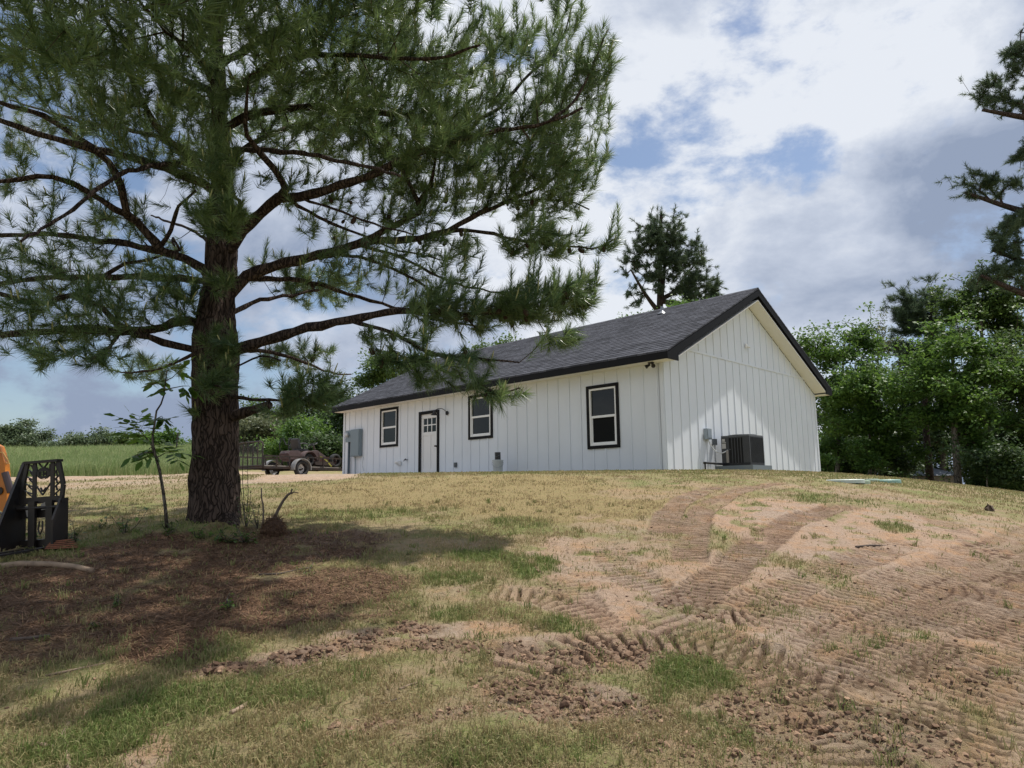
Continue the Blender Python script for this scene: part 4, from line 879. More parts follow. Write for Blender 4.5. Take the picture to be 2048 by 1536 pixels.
#MARK4
# ------------------------------------------------------------------ other trees: trunk, twigs, crown
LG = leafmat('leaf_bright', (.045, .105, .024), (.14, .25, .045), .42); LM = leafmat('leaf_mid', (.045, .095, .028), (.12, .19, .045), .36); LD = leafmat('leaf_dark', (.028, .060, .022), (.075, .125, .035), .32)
LO = leafmat('leaf_olive', (.09, .11, .055), (.18, .20, .10), .35); LF = leafmat('leaf_far_hazy', (.075, .115, .065), (.15, .20, .10), .30)  # far leaves are paler: distance haze put into their colour
def tree(name, label, cat, stem, masses, Y, leafm, seed, size=.14, per=30, clump=.35, kind='leaf', barkm=None, group=None, tw=.012, stems=None, gap=True, upv=.3):
    """stem: (px of the foot, px of the top, py of the top, trunk radius m); masses: photo px, py, half sizes, depth offset, half depth, shoots"""
    r = np.random.default_rng(seed); root = empty(name, (0, 0, 0)); tag(root, label, cat, group)
    fx, tx, ty, tr = stem; f = ray(fx, 960); zb = base1(f[0] * Y, Y) - .15; b0 = np.array([f[0] * Y, Y, zb]); t0 = at(tx, ty, Y)
    sk = Skel(); mid = (b0 + t0) / 2 + r.normal(0, .03, 3) * np.linalg.norm(t0 - b0) * np.array([1, 1, 0])
    ids, O = sk.line([b0, mid, t0], tr, tr * .25, step=.4); m = MB(); m.tube(O, np.linspace(tr, tr * .3, len(O)), 9)
    for (sx, sy, ex, ey, dr) in (stems or []):
        a = at(sx, sy, Y); e = at(ex, ey, Y + dr); q = sk.near(a); rr_ = tr * .55; ids, O2 = sk.line([sk.P[q], (sk.P[q] + e) / 2 + np.array([0, 0, -.06]) * np.linalg.norm(e - a), e], rr_, rr_ * .3, q, .4)
        m.tube(np.vstack([sk.P[q], O2]), np.linspace(rr_, rr_ * .3, len(O2) + 1), 7)
    m.build('trunk', barkm or BARKG, root, smooth=True)
    A = []
    for x, y, rx, ry, d, rd, n in masses:
        K = max(4, int(n / (5 if kind == 'pine' else 13))); c0 = at(x, y, Y + d); R_ = np.array([rx / F * (Y + d), rd, ry / F * (Y + d)]); R_[1] = max(R_[1], .6 * R_[0])
        n = int(n * (1.7 if kind == 'pine' else 1.25)); K = int(K * 1.3)
        for c in ell(K, c0, R_ * .92, r, .3): A.append(ell(max(int(n * 1.1 / K), 2), c, R_ * r.uniform(.12, .36, 3) * [1, 1, .8] + .1, r, .2))
    A = np.concatenate(A); k_ = r.random(len(A)) < .14; cc_ = np.array([np.mean(A[:, 0]), np.mean(A[:, 1]), np.mean(A[:, 2])]); far_ = np.linalg.norm((A - cc_) / (A.std(0) + .1), axis=1) > 1.3; k_ &= far_
    A[k_] += unit(A[k_] - cc_) * r.uniform(.15, .9, (k_.sum(), 1)) + np.array([0, 0, .25])
    A[:, 2] = np.maximum(A[:, 2], zb + .3)
    sk.grow(A, b0[:2], .5, .08, r, .8, start=2); sk.radii(tw, 2.2); m = MB(); sk.twigs(m, 3); m.build('branches', TWIG, root)
    tips = np.array(sk.tips); P = sk.P[tips]; m = MB()
    hv = (P[:, 2] - P[:, 2].min()) / (np.ptp(P[:, 2]) + .1)
    v = np.clip(.15 + .5 * fbm(P[:, 0], P[:, 2] * 1.4, .8, 3, seed) + r.normal(0, .14, len(P)), 0, 1)
    if kind == 'pine':
        D = unit(sk.dirs(tips) + [0, 0, upv] + r.normal(0, .25, P.shape)); needles(m, P, D, per, size, tw * 1.7, size * 1.0, r, v, .1)
        inn = sk.par[tips]; needles(m, sk.P[inn], D, per // 2, size, tw * 1.7, size, r, v * .8, .1)
    else:
        C_ = P[:, None] + r.normal(0, clump / 1.7, (len(P), per, 3)) * [1, 1, .55]
        C_ = np.concatenate([C_.reshape(-1, 3)]); leaves(m, C_, size, r, np.repeat(v, per) + r.normal(0, .1, len(C_)))
    m.build('crown', leafm, root); return root
# tall pine behind the ridge, bright tree under it
tree('pine_tree', 'tall narrow crowned pine with twin stems rising behind the house ridge', 'tree', (1308, 1322, 430, .33),
     [(1330, 470, 45, 45, 0, 1.2, 150), (1375, 540, 45, 60, 0, 1.4, 170), (1300, 500, 35, 70, 0, 1.2, 120), (1400, 585, 42, 40, 0, 1.2, 110), (1340, 560, 50, 60, 0, 1.2, 90), (1262, 530, 24, 34, 0, .8, 44), (1268, 590, 22, 24, 0, .6, 24), (1350, 500, 60, 50, 0, 1.4, 110), (1425, 580, 18, 34, 0, .6, 40)],
     46, PINEF, 21, .30, 30, kind='pine', barkm=BARK, tw=.018, stems=[(1315, 640, 1335, 460, .3), (1322, 600, 1400, 540, 1), (1310, 620, 1262, 540, -.6), (1330, 600, 1425, 600, .8)])
tree('leafy_tree', 'bright green leafy treetop showing just over the roof ridge under the tall pine', 'tree', (1380, 1380, 640, .15), [(1385, 625, 45, 24, 0, 1.6, 90), (1325, 640, 28, 14, 0, 1.2, 40), (1250, 648, 12, 8, 0, .8, 8), (1400, 680, 60, 30, 0, 1.5, 40)], 40, LG, 22, .17, 34, .5)
tree('leafy_tree', 'leafy tree behind the far left end of the roof, seen between pine branches', 'tree', (800, 800, 745, .14), [(785, 735, 50, 26, 0, 1.6, 110), (745, 755, 24, 26, 0, 1.2, 40), (860, 735, 50, 24, 0, 1.6, 60), (1000, 700, 45, 16, 1, 1.2, 50)], 44, LM, 23, .20, 34, .6)
# dark wood behind the trailer
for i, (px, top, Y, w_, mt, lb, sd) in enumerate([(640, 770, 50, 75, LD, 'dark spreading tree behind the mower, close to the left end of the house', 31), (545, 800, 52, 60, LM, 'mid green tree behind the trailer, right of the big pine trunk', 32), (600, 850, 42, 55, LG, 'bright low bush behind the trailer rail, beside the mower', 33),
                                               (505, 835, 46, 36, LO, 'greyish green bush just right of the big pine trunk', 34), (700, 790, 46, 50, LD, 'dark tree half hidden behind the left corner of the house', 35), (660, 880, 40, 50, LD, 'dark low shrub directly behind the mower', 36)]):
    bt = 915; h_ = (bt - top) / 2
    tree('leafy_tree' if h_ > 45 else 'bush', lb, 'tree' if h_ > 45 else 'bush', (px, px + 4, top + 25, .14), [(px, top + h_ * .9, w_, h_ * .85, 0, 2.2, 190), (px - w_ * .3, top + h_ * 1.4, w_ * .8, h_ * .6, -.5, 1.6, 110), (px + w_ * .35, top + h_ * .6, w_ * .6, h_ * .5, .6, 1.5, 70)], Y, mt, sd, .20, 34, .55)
# far hedge line over the field
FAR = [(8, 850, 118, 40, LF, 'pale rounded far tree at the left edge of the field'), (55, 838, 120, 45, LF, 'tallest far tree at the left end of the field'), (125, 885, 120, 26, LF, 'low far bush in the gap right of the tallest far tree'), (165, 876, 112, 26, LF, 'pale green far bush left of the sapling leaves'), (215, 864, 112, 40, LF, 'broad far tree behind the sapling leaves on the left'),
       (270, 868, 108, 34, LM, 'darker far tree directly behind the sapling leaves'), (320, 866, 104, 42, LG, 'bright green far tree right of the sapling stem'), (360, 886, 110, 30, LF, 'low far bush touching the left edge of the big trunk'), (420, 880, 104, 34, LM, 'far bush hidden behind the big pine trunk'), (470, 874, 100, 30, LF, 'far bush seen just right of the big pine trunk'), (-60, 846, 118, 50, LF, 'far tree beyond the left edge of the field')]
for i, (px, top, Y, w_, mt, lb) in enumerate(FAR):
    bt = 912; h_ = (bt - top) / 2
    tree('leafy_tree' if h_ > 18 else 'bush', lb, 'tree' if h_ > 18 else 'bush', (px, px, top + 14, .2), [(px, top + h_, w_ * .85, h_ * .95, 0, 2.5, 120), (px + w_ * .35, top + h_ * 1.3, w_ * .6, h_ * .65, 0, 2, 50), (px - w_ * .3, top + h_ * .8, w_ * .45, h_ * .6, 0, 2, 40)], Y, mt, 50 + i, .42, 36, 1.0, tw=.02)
# the wood on the right
RIGHT = [
    (('leafy_tree', 'slender bright tree with feathery leaves next to the right end of the house', 'tree', (1672, 1690, 665, .12), [(1680, 740, 60, 75, 0, 1.3, 150), (1640, 690, 35, 32, 0, .8, 40), (1700, 820, 60, 70, 0, 1.3, 110), (1730, 680, 32, 30, 0, .8, 40), (1680, 900, 50, 40, .5, 1, 60)], 34, LG, 61), dict(size=.17, per=34, clump=.42)),
    (('leafy_tree', 'thin pale tree with open airy crown standing behind the feathery one', 'tree', (1765, 1755, 660, .10), [(1755, 690, 38, 45, 0, 1.1, 70), (1790, 760, 45, 50, 0, 1.3, 60), (1750, 780, 40, 50, 0, 1.2, 50)], 42, LO, 62), dict(size=.15, per=26, clump=.45)),
    (('leafy_tree', 'broad low branching bright tree in the middle of the right wood', 'tree', (1738, 1745, 780, .10), [(1760, 800, 90, 55, 0, 1.4, 190), (1740, 870, 80, 50, 0, 1.3, 120), (1700, 790, 50, 40, -.4, .8, 60), (1800, 870, 60, 50, 0, 1, 80)], 32, LG, 63), dict(size=.17, per=32, clump=.40)),
    (('leafy_tree', 'large bright leafy tree right of the middle of the wood with visible dark trunk', 'tree', (1915, 1905, 690, .16), [(1900, 720, 75, 55, 0, 1.3, 170), (1870, 800, 90, 60, 0, 1.5, 190), (1960, 790, 70, 70, 0, 1.3, 130), (1990, 880, 60, 50, 0, 1.2, 80), (1945, 850, 60, 44, -.3, 1.2, 70)], 29, LG, 64), dict(size=.17, per=32, clump=.38)),
    (('pine_tree', 'short bushy pine with upright shoots rising above the right wood', 'tree', (1860, 1865, 600, .2), [(1860, 625, 60, 48, 0, 1.2, 170), (1800, 612, 24, 40, 0, .6, 50), (1830, 680, 50, 40, 0, 1.2, 90), (1900, 660, 45, 45, 0, 1, 70)], 35, PINEF, 65), dict(size=.30, per=44, kind='pine', barkm=BARK, tw=.013, upv=.9)),
    (('leafy_tree', 'dark vine hung tree reaching up beside the tall pine at right', 'tree', (1960, 1955, 580, .16), [(1935, 590, 22, 34, 0, .6, 60), (2000, 600, 40, 50, 0, .8, 90), (2040, 640, 40, 60, 0, 1, 110), (1968, 585, 20, 50, 0, .6, 60), (1990, 640, 30, 40, 0, .8, 60), (1905, 610, 24, 24, 0, .8, 36), (1930, 650, 40, 30, 0, 1, 60), (1975, 720, 40, 50, 0, 1, 70)], 33, LM, 66), dict(size=.17, per=30, clump=.30)),
    (('leafy_tree', 'dark tree at the right edge of the photo, low in the wood', 'tree', (2040, 2045, 720, .2), [(2000, 740, 70, 50, 0, 1.4, 130), (2040, 760, 60, 60, 0, 1.4, 140), (2050, 860, 60, 70, 0, 1.4, 140), (2110, 780, 60, 120, 0, 1.6, 120), (2030, 700, 30, 40, .4, 1, 40)], 30, LM, 67), dict(size=.15, per=34, clump=.42)),
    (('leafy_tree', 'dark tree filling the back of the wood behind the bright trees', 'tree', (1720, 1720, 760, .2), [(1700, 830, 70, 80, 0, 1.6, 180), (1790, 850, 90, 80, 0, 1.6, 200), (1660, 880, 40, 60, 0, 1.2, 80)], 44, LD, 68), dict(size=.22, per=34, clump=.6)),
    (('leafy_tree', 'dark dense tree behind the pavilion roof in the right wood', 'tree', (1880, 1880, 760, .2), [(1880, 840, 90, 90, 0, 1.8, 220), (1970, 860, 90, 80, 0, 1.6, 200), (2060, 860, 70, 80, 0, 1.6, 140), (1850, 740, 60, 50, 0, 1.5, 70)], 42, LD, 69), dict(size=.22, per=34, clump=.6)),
    (('bush', 'small bright bush at the foot of the wood by the right end of the house', 'bush', (1655, 1655, 930, .05), [(1656, 930, 18, 20, 0, .5, 50)], 31, LG, 70), dict(size=.12, per=30, clump=.25)),
    (('bush', 'bright bush under the middle of the wood next to a thin trunk', 'bush', (1750, 1750, 925, .05), [(1750, 925, 24, 22, 0, .5, 60), (1720, 900, 20, 20, 0, .5, 30)], 31, LG, 71), dict(size=.12, per=30, clump=.25)),
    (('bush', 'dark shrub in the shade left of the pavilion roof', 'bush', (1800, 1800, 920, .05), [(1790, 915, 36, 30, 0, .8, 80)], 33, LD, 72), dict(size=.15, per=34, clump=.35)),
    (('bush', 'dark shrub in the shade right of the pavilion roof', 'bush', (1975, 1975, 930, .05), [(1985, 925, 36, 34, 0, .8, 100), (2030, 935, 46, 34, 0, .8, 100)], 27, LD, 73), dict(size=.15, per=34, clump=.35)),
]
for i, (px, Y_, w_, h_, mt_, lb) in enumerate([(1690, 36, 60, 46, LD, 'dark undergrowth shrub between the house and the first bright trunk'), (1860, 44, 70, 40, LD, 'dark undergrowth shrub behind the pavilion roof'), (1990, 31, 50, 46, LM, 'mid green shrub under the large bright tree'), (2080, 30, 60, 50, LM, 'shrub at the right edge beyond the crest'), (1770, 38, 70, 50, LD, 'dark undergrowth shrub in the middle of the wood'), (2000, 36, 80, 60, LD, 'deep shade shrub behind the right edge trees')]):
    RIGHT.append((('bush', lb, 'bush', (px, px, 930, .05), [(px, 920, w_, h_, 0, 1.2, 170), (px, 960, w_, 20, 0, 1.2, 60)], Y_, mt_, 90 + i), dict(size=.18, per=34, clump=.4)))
for a_, k_ in RIGHT: n_, l_, c_, st_, ms_, Y_, mt_, sd_ = a_; tree(n_, l_, c_, st_, ms_, Y_, mt_, sd_, **k_)
tree('pine_tree', 'very tall pine at the right edge, its long branches hanging into the picture', 'tree', (2130, 2120, -250, .34),
     [(1985, 185, 36, 34, 0, .8, 70), (2025, 215, 30, 14, 0, .6, 30), (2030, 120, 36, 40, 0, .8, 80), (1950, 365, 38, 26, 0, .6, 60), (2010, 375, 34, 26, 0, .6, 34), (2035, 300, 16, 28, 0, .6, 26), (2010, 480, 40, 40, 0, .9, 90), (2045, 440, 30, 30, 0, .8, 50), (1975, 545, 36, 18, 0, .6, 40), (2035, 550, 36, 36, 0, .8, 60), (2110, 100, 60, 120, 0, 1.6, 90), (2120, 350, 60, 120, 0, 1.6, 90), (2110, 560, 60, 60, 0, 1.4, 60), (2150, -150, 110, 180, 0, 2, 100)],
     25, PINEF, 80, .22, 34, kind='pine', barkm=BARK, tw=.010, stems=[(2124, 250, 1965, 220, -.4), (2124, 450, 1930, 385, .2), (2126, 560, 1985, 500, .3), (2126, 620, 1960, 550, -.3), (2122, 150, 2030, 110, .3)])
#MARK5
# ------------------------------------------------------------------ utility trailer (local x = along, towards its tongue, y = away from us)
TRX, TRY = -8.70, 29.5
TA = math.atan2(.83, .56)              # heading of the tongue
zt0 = base1(TRX, TRY) + .02
trailer = empty('utility_trailer', (TRX, TRY, zt0), TA); tag(trailer, 'black open utility trailer with mesh ramp gate up, parked on the dirt drive', 'trailer')
RAIL = mat('trailer_black', (.022, .022, .024), .5, metal=.2, dirt=(.06, .035, .025), vscale=3); RUBBER = mat('tyre_rubber', (.025, .025, .026), .85, bump=.3, bscale=50); RIMM = mat('rim_white', (.75, .76, .78), .4); PLANK = mat('weathered_planks', (.38, .34, .29), .85, dirt=(.26, .22, .19), vscale=5); FEND = mat('fender_grey', (.36, .36, .36), .5, metal=.3, dirt=(.22, .21, .2), vscale=4)
X0, X1, DW0, DW1, DZ = -1.72, 2.35, .13, 1.67, .42
m = MB()
for y in (DW0, DW1): m.box(X0, X1, y - .03, y + .03, DZ - .10, DZ - .01)
for x in np.linspace(X0, X1, 7): m.box(x - .03, x + .03, DW0 + .031, DW1 - .031, DZ - .09, DZ - .02)
m.bar((X1, DW0, DZ - .05), (X1 + 1.1, .9, DZ - .05), .07); m.bar((X1, DW1, DZ - .05), (X1 + 1.1, .9, DZ - .05), .07); m.box(X1 + 1.05, X1 + 1.35, .85, .95, DZ - .08, DZ); m.box(X1 + 1.0, X1 + 1.06, .80, .86, -.35 + .36, DZ + .3)
m.box(-.035, .035, -.02, 1.82, .27, .33)
m.build('frame', RAIL, trailer)
m = MB(); n = 9
for k in range(n): ya = DW0 + .04 + k * (DW1 - DW0 - .08) / n; m.box(X0 + .02, X1 - .02, ya + .004, ya + (DW1 - DW0 - .08) / n - .004, DZ - .008, DZ + .03)
m.build('deck', PLANK, trailer)
for y in (DW0 - .001, DW1 + .001):
    m = MB(); m.bar((X0, y, DZ + .40), (X1, y, DZ + .40), .055, .06)
    for x in (X0, X0 + .62, X0 + 1.25, X0 + 2.1, X0 + 3.0, X1): m.box(x - .022, x + .022, y - .022, y + .022, DZ - .05, DZ + .375)
    m.build('side_rail', RAIL, trailer)
def gate():
    m = MB(); x = X0 - .06; h = .98; z = DZ - .02
    P = [(x, DW0, z), (x, DW0, z + h - .14), (x, DW0 + .04, z + h - .04), (x, DW0 + .14, z + h), (x, DW1 - .14, z + h), (x, DW1 - .04, z + h - .04), (x, DW1, z + h - .14), (x, DW1, z)]
    m.tube(P, .03, 8); m.tube([(x, DW0, z + .03), (x, DW1, z + .03)], .03, 8)
    for k in range(1, 5): y = DW0 + k * (DW1 - DW0) / 5; m.tube([(x, y, z + .03), (x, y, z + h - .01)], .024, 6)
    return m
gt = gate().build('ramp_gate', RAIL, trailer)
m = MB(); x = X0 - .06
for k in range(26): z = DZ + .06 + k * .033; m.tube([(x - .01, DW0 + .03, z), (x - .01, DW1 - .03, z)], .0022, 3, False)
for k in range(38): y = DW0 + .03 + k * .04; m.tube([(x - .012, y, DZ + .05), (x - .012, y, DZ + .90)], .0022, 3, False)
m.build('wire_mesh', mat('wire_grey', (.12, .12, .12), .5, metal=.5), gt)
def wheel(parent, x, y, r, w, side, rimc, z=None, spokes=5):
    R_ = np.array([[1, 0, 0], [0, 0, -1], [0, 1, 0]]).T; z = r if z is None else z
    wo = empty('wheel', (x, y, z)); wo.parent = parent
    m = MB(); rr = r * .62
    m.lathe([(rr, -w / 2 * .8), (rr + .01, -w / 2), (r * .90, -w / 2), (r * .98, -w * .36), (r, -w * .2), (r, w * .2), (r * .98, w * .36), (r * .90, w / 2), (rr + .01, w / 2), (rr, w / 2 * .8), (rr, -w / 2 * .8)], 32, R_)
    m.build('tyre', RUBBER, wo, smooth=True)
    m = MB(); s_ = -1 if side < 0 else 1
    prof = [(rr, .0 + w * .40), (rr * .93, w * .42), (rr * .88, w * .20), (rr * .40, w * .30), (rr * .36, w * .42), (.001, w * .42)]
    m.lathe([(a, b * -s_) for a, b in prof], 28, R_); m.build('rim', rimc, wo)
    m = MB()
    for k in range(spokes):
        a = k * 2 * PI / spokes; c = (rr * .62 * math.cos(a), s_ * (w * .27), rr * .62 * math.sin(a)); m.sphere(c, rr * .09, 8, 6, (1, .6, 1))
    m.sphere((0, s_ * w * .40, 0), rr * .20, 10, 6, (1, .7, 1)); m.build('hub', DARKM, wo); return wo
wheel(trailer, 0, -.02, .335, .20, -1, RIMM); wheel(trailer, 0, 1.82, .335, .20, 1, RIMM)
for y0, y1 in ((-.15, .12), (1.68, 1.95)):
    m = MB(); a_ = np.linspace(-.12, PI + .12, 18); Pi = [(.40 * math.cos(a) * 1.02, .335 + .39 * math.sin(a)) for a in a_]; Po = [(.43 * math.cos(a) * 1.02, .335 + .42 * math.sin(a)) for a in a_]; nn = len(Pi)
    V = [[p[0], y, p[1]] for y in (y0, y1) for p in Pi + Po]; q = []
    for k in range(nn - 1):
        q += [[k, k + 1, 2 * nn + k + 1, 2 * nn + k], [nn + k, 3 * nn + k, 3 * nn + k + 1, nn + k + 1], [k, nn + k, nn + k + 1, k + 1], [2 * nn + k, 2 * nn + k + 1, 3 * nn + k + 1, 3 * nn + k]]
    m.add(V, q=q); m.build('fender', FEND, trailer)
m = MB(); m.box(X0 - .02, X0 + .01, DW0 + .04, DW0 + .16, DZ - .09, DZ - .03); m.build('tail_light', mat('red_lens', (.25, .02, .015), .3), trailer)

# ------------------------------------------------------------------ old riding mower on the trailer
def tl(x, y, z): c, s_ = math.cos(TA), math.sin(TA); return (TRX + x * c - y * s_, TRY + x * s_ + y * c, zt0 + z)
mower = empty('riding_mower', tl(.0, .92, DZ + .03), TA); tag(mower, 'faded dark red riding mower with black seat strapped on the trailer', 'mower')
RED = mat('faded_red_paint', (.11, .038, .034), .5, dirt=(.06, .035, .03), vscale=7); MAROON = mat('sun_bleached_body', (.12, .088, .085), .6, dirt=(.085, .048, .045), vscale=5); SEATM = mat('seat_vinyl', (.03, .03, .033), .5)
m = MB(); m.box(-.05, 2.35, -.22, .22, .22, .36); m.box(1.55, 2.45, -.10, .10, .30, .48); m.build('chassis', RED, mower)
m = MB()                                # rear body over the engine
m.prism([(-.10, .30), (-.14, .52), (-.05, .66), (.35, .68), (.55, .60), (.60, .30)], 1, -.30, .30)
m.build('engine_cover', MAROON, mower)
m = MB()
for k in range(4): m.box(-.17, -.135, -.26, .26, .34 + k * .06, .37 + k * .06)
m.build('grille', RED, mower)
for s_ in (-1, 1):                      # rear fenders with a rolled top
    m = MB(); a_ = np.linspace(.1, 2.9, 14); Pi = [(.75 + .36 * math.cos(a), .26 + .36 * math.sin(a)) for a in a_]; Po = [(.75 + .40 * math.cos(a), .26 + .41 * math.sin(a)) for a in a_]; nn = len(Pi); y0, y1 = sorted((s_ * .28, s_ * .62))
    V = [[p[0], y, p[1]] for y in (y0, y1) for p in Pi + Po]; q = []
    for k in range(nn - 1): q += [[k, k + 1, 2 * nn + k + 1, 2 * nn + k], [nn + k, 3 * nn + k, 3 * nn + k + 1, nn + k + 1], [k, nn + k, nn + k + 1, k + 1], [2 * nn + k, 2 * nn + k + 1, 3 * nn + k + 1, 3 * nn + k]]
    m.add(V, q=q); m.build('mudguard', MAROON, mower)
    wheel(mower, .72, s_ * .46, .27, .24, s_, mat('mower_rim', (.45, .42, .38), .5)); wheel(mower, 2.25, s_ * .44, .30, .20, s_, RED)
m = MB(); m.box(.45, .92, -.24, .24, .66, .77); m.prism([(.44, .74), (.32, 1.16), (.36, 1.20), (.44, 1.18), (.56, .78)], 1, -.24, .24); m.build('seat', SEATM, mower)
for s_ in (-1, 1):
    m = MB(); m.tube([(.40, s_ * .30, .80), (.42, s_ * .31, .96), (.55, s_ * .31, .99), (.80, s_ * .31, .97)], .03, 8); m.build('armrest', SEATM, mower)
m = MB(); m.tube([(-.12, -.28, .66), (-.16, -.28, .90), (-.13, -.27, 1.16), (-.02, -.24, 1.18), (.00, -.1, .92), (.02, .1, .92), (-.02, .24, 1.18), (-.13, .27, 1.16), (-.16, .28, .90), (-.12, .28, .66)], .022, 8); m.build('guard_bar', DARKM, mower)
m = MB(); m.tube([(1.62, 0, .45), (1.38, 0, .98)], .03, 8); m.prism([(1.35, .36), (1.32, .70), (1.50, .74), (1.85, .56), (1.95, .38)], 1, -.16, .16); m.build('steering_column', MAROON, mower)
m = MB(); a_ = np.linspace(0, 2 * PI, 22); ax = np.array([-.41, 0, .91]); u_ = np.array([.91, 0, .41]); c = np.array([1.37, 0, 1.0]); m.tube([c + .19 * (math.cos(a) * u_ + math.sin(a) * np.array([0, 1., 0])) for a in a_], .014, 6, False)
for k in range(3): a = k * 2.094; m.bar(c, c + .18 * (math.cos(a) * u_ + math.sin(a) * np.array([0, 1, 0])), .018)
m.build('steering_wheel', SEATM, mower)
m = MB(); m.prism([(1.05, .08), (1.0, .18), (1.10, .24), (2.0, .24), (2.08, .16), (2.02, .08)], 1, -.60, .60); m.lathe([(.001, .1), (.10, .1), (.10, 0)], 14, None, (1.3, -.4, .24)); m.build('mower_deck', mat('deck_dark', (.05, .035, .03), .6), mower)
m = MB(); m.tube([(1.55, -.22, .40), (1.50, -.25, .62), (1.56, -.25, .66)], .012, 6); m.tube([(1.15, .20, .40), (1.10, .24, .85)], .012, 6); m.sphere((1.10, .24, .87), .03); m.tube([(2.0, -.2, .45), (2.05, -.24, .68)], .012, 6); m.build('lever', DARKM, mower)
st = MB(); P = [tl(1.62, .70, DZ + .50), tl(1.72, .45, DZ + .34), tl(1.78, .16, DZ + .06)]
for a, b in zip(P[:-1], P[1:]): st.bar(a, b, .055, .006, (.2, -1, 0))
st.bar(tl(1.62, .70, DZ + .50), tl(1.60, 1.10, DZ + .50), .055, .006)
sto = st.build('ratchet_strap', mat('yellow_webbing', (.55, .52, .08), .6)); tag(sto, 'yellow tie-down strap over the front of the mower', 'strap')

# ------------------------------------------------------------------ pallet fork frame, lower left
def frame_at(px, py, Y, rz, tilt=0):
    p = at(px, py, Y); return p
FK = at(84, 1098, 7.75); FK[2] = base1(FK[0], FK[1]) - .02
fork = empty('pallet_fork', tuple(FK)); fork.rotation_euler = (math.radians(2), math.radians(-3.0), math.radians(-10))
fork.scale = (.88,) * 3; tag(fork, 'black steel pallet fork attachment with openwork back guard standing left of the pine', 'pallet fork')
FKM = mat('satin_black_steel', (.014, .014, .016), .42, metal=.3, dirt=(.03, .022, .018), vscale=5)
W2, HT, HB = .215, 1.07, .60           # half width at the top, height of guard top, lower edge of guard
def hexbar(m, pts, t=.012, y=0.0):
    for a, b in pts: m.bar((a[0], y, a[1]), (b[0], y, b[1]), t, t * 1.6, (0, 1, 0))
m = MB()
m.box(-W2 - .02, W2 + .02, -.05, .05, HT - .03, HT)                        # folded top plate
m.bar((-W2, 0, HT - .02), (-W2 - .10, 0, HB), .045, .03, (0, 1, 0)); m.bar((W2, 0, HT - .02), (W2 + .07, 0, HB + .16), .05, .03, (0, 1, 0)); m.bar((W2 + .07, 0, HB + .16), (W2 + .05, 0, HB), .05, .03, (0, 1, 0))
m.box(-W2 - .12, W2 + .07, -.02, .02, HB - .05, HB + .03)
for x in (-.115, .135): m.bar((x, 0, HT - .03), (x, 0, HB), .05, .02, (0, 1, 0))
L_ = []
for k in range(5):                     # slanted lattice either side, like leaf veins
    z = HT - .06 - k * .085
    L_ += [((-.13, z), (-.20 - k * .018, z + .05 if k else z + .02)), ((-.13, z - .04), (-.17 - k * .01, z + .025 - .04 + .03))]
    L_ += [((.15, z - .03), (.215 + k * .012, z + .05)), ((.15 + .035, z), (.15 + .05, z - .06))]
L_ += [((-.06, HT - .03), (.005, HT - .10)), ((.07, HT - .03), (.005, HT - .10)), ((.005, HT - .10), (.005, HT - .15)), ((-.10, HT - .04), (-.07, HT - .17)), ((-.10, HB + .18), (0, HB + .05)), ((.11, HB + .19), (0, HB + .05)), ((-.03, HB + .14), (.0, HB + .09)), ((.05, HB + .14), (.0, HB + .09)), ((.10, HT - .05), (.09, HT - .15))]
hexbar(m, L_)
gd_ = m.build('back_guard', FKM, fork)
# oval badge cut from the plate: the marks are openings
BM = {'I': ['1', '1', '1', '1', '1'], 'S': ['111', '100', '111', '001', '111'], 'O': ['111', '101', '101', '101', '111'], '1': ['01', '11', '01', '01', '01']}
m = MB(); rows = 26; cols = 38; cw = .19 / cols; ch = .145 / rows; cx0, cz0 = .012 - .095, HT - .29 + .06
txt = np.zeros((rows, cols), bool); xx = 7
for ch_ in 'ISOI':
    bmp = BM[ch_]
    for r_ in range(5):
        for c_ in range(len(bmp[0])):
            if bmp[r_][c_] == '1': txt[9 + r_ * 2: 11 + r_ * 2, xx + c_ * 2 + (c_ > 0) * 0: xx + c_ * 2 + 2] = True
    xx += len(bmp[0]) * 2 + 2
for r_ in range(rows):
    for c_ in range(cols):
        u_, v_ = (c_ + .5) / cols * 2 - 1, 1 - (r_ + .5) / rows * 2; e_ = u_ * u_ + v_ * v_
        if e_ > 1.0 or (.74 < e_ < .86 and abs(u_) < .78) or txt[r_, c_]: continue
        m.box(cx0 + c_ * cw, cx0 + (c_ + 1) * cw + .0002, -.008, .008, cz0 + (rows - 1 - r_) * ch, cz0 + (rows - r_) * ch + .0002)
m.build('badge', FKM, gd_)
m = MB()
m.prism([(-.30, -.02), (-.34, .18), (-.10, .72), (.06, HT), (.09, HT), (.09, -.02)], 0, -W2 - .14, -W2 - .10)                              # long side plate towards the carriage
m.build('side_plate', FKM, fork)
m = MB(); m.prism([(-.14, -.02), (-.14, .35), (-.02, HB), (.09, HB), (.09, -.02)], 0, W2 + .03, W2 + .06); m.build('side_plate', FKM, fork)
m = MB(); m.box(-W2 - .10, W2 + .03, .02, .06, .38, .50); m.box(-W2 - .10, W2 + .03, .0, .08, .02, .12); m.tube([(-W2 - .1, -.04, HB - .10), (W2 + .03, -.04, HB - .10)], .022, 10); m.build('carriage_rail', FKM, fork)
for x in (-.10, .14):
    m = MB(); m.box(x - .045, x + .045, -.06, -.022, .0, HB - .06); m.box(x - .045, x + .045, -.065, -.021, HB - .07, HB - .02)
    m.prism([(-.06, 0), (-.06, .035), (-1.05, .010), (-1.06, 0)][::1], 0, x - .045, x + .045, None, (0, .0, 0)); m.build('fork_tine', mat('tine_brown_black', (.05, .036, .028), .55, metal=.3), fork) if False else m.build('fork_tine', FKM, fork)
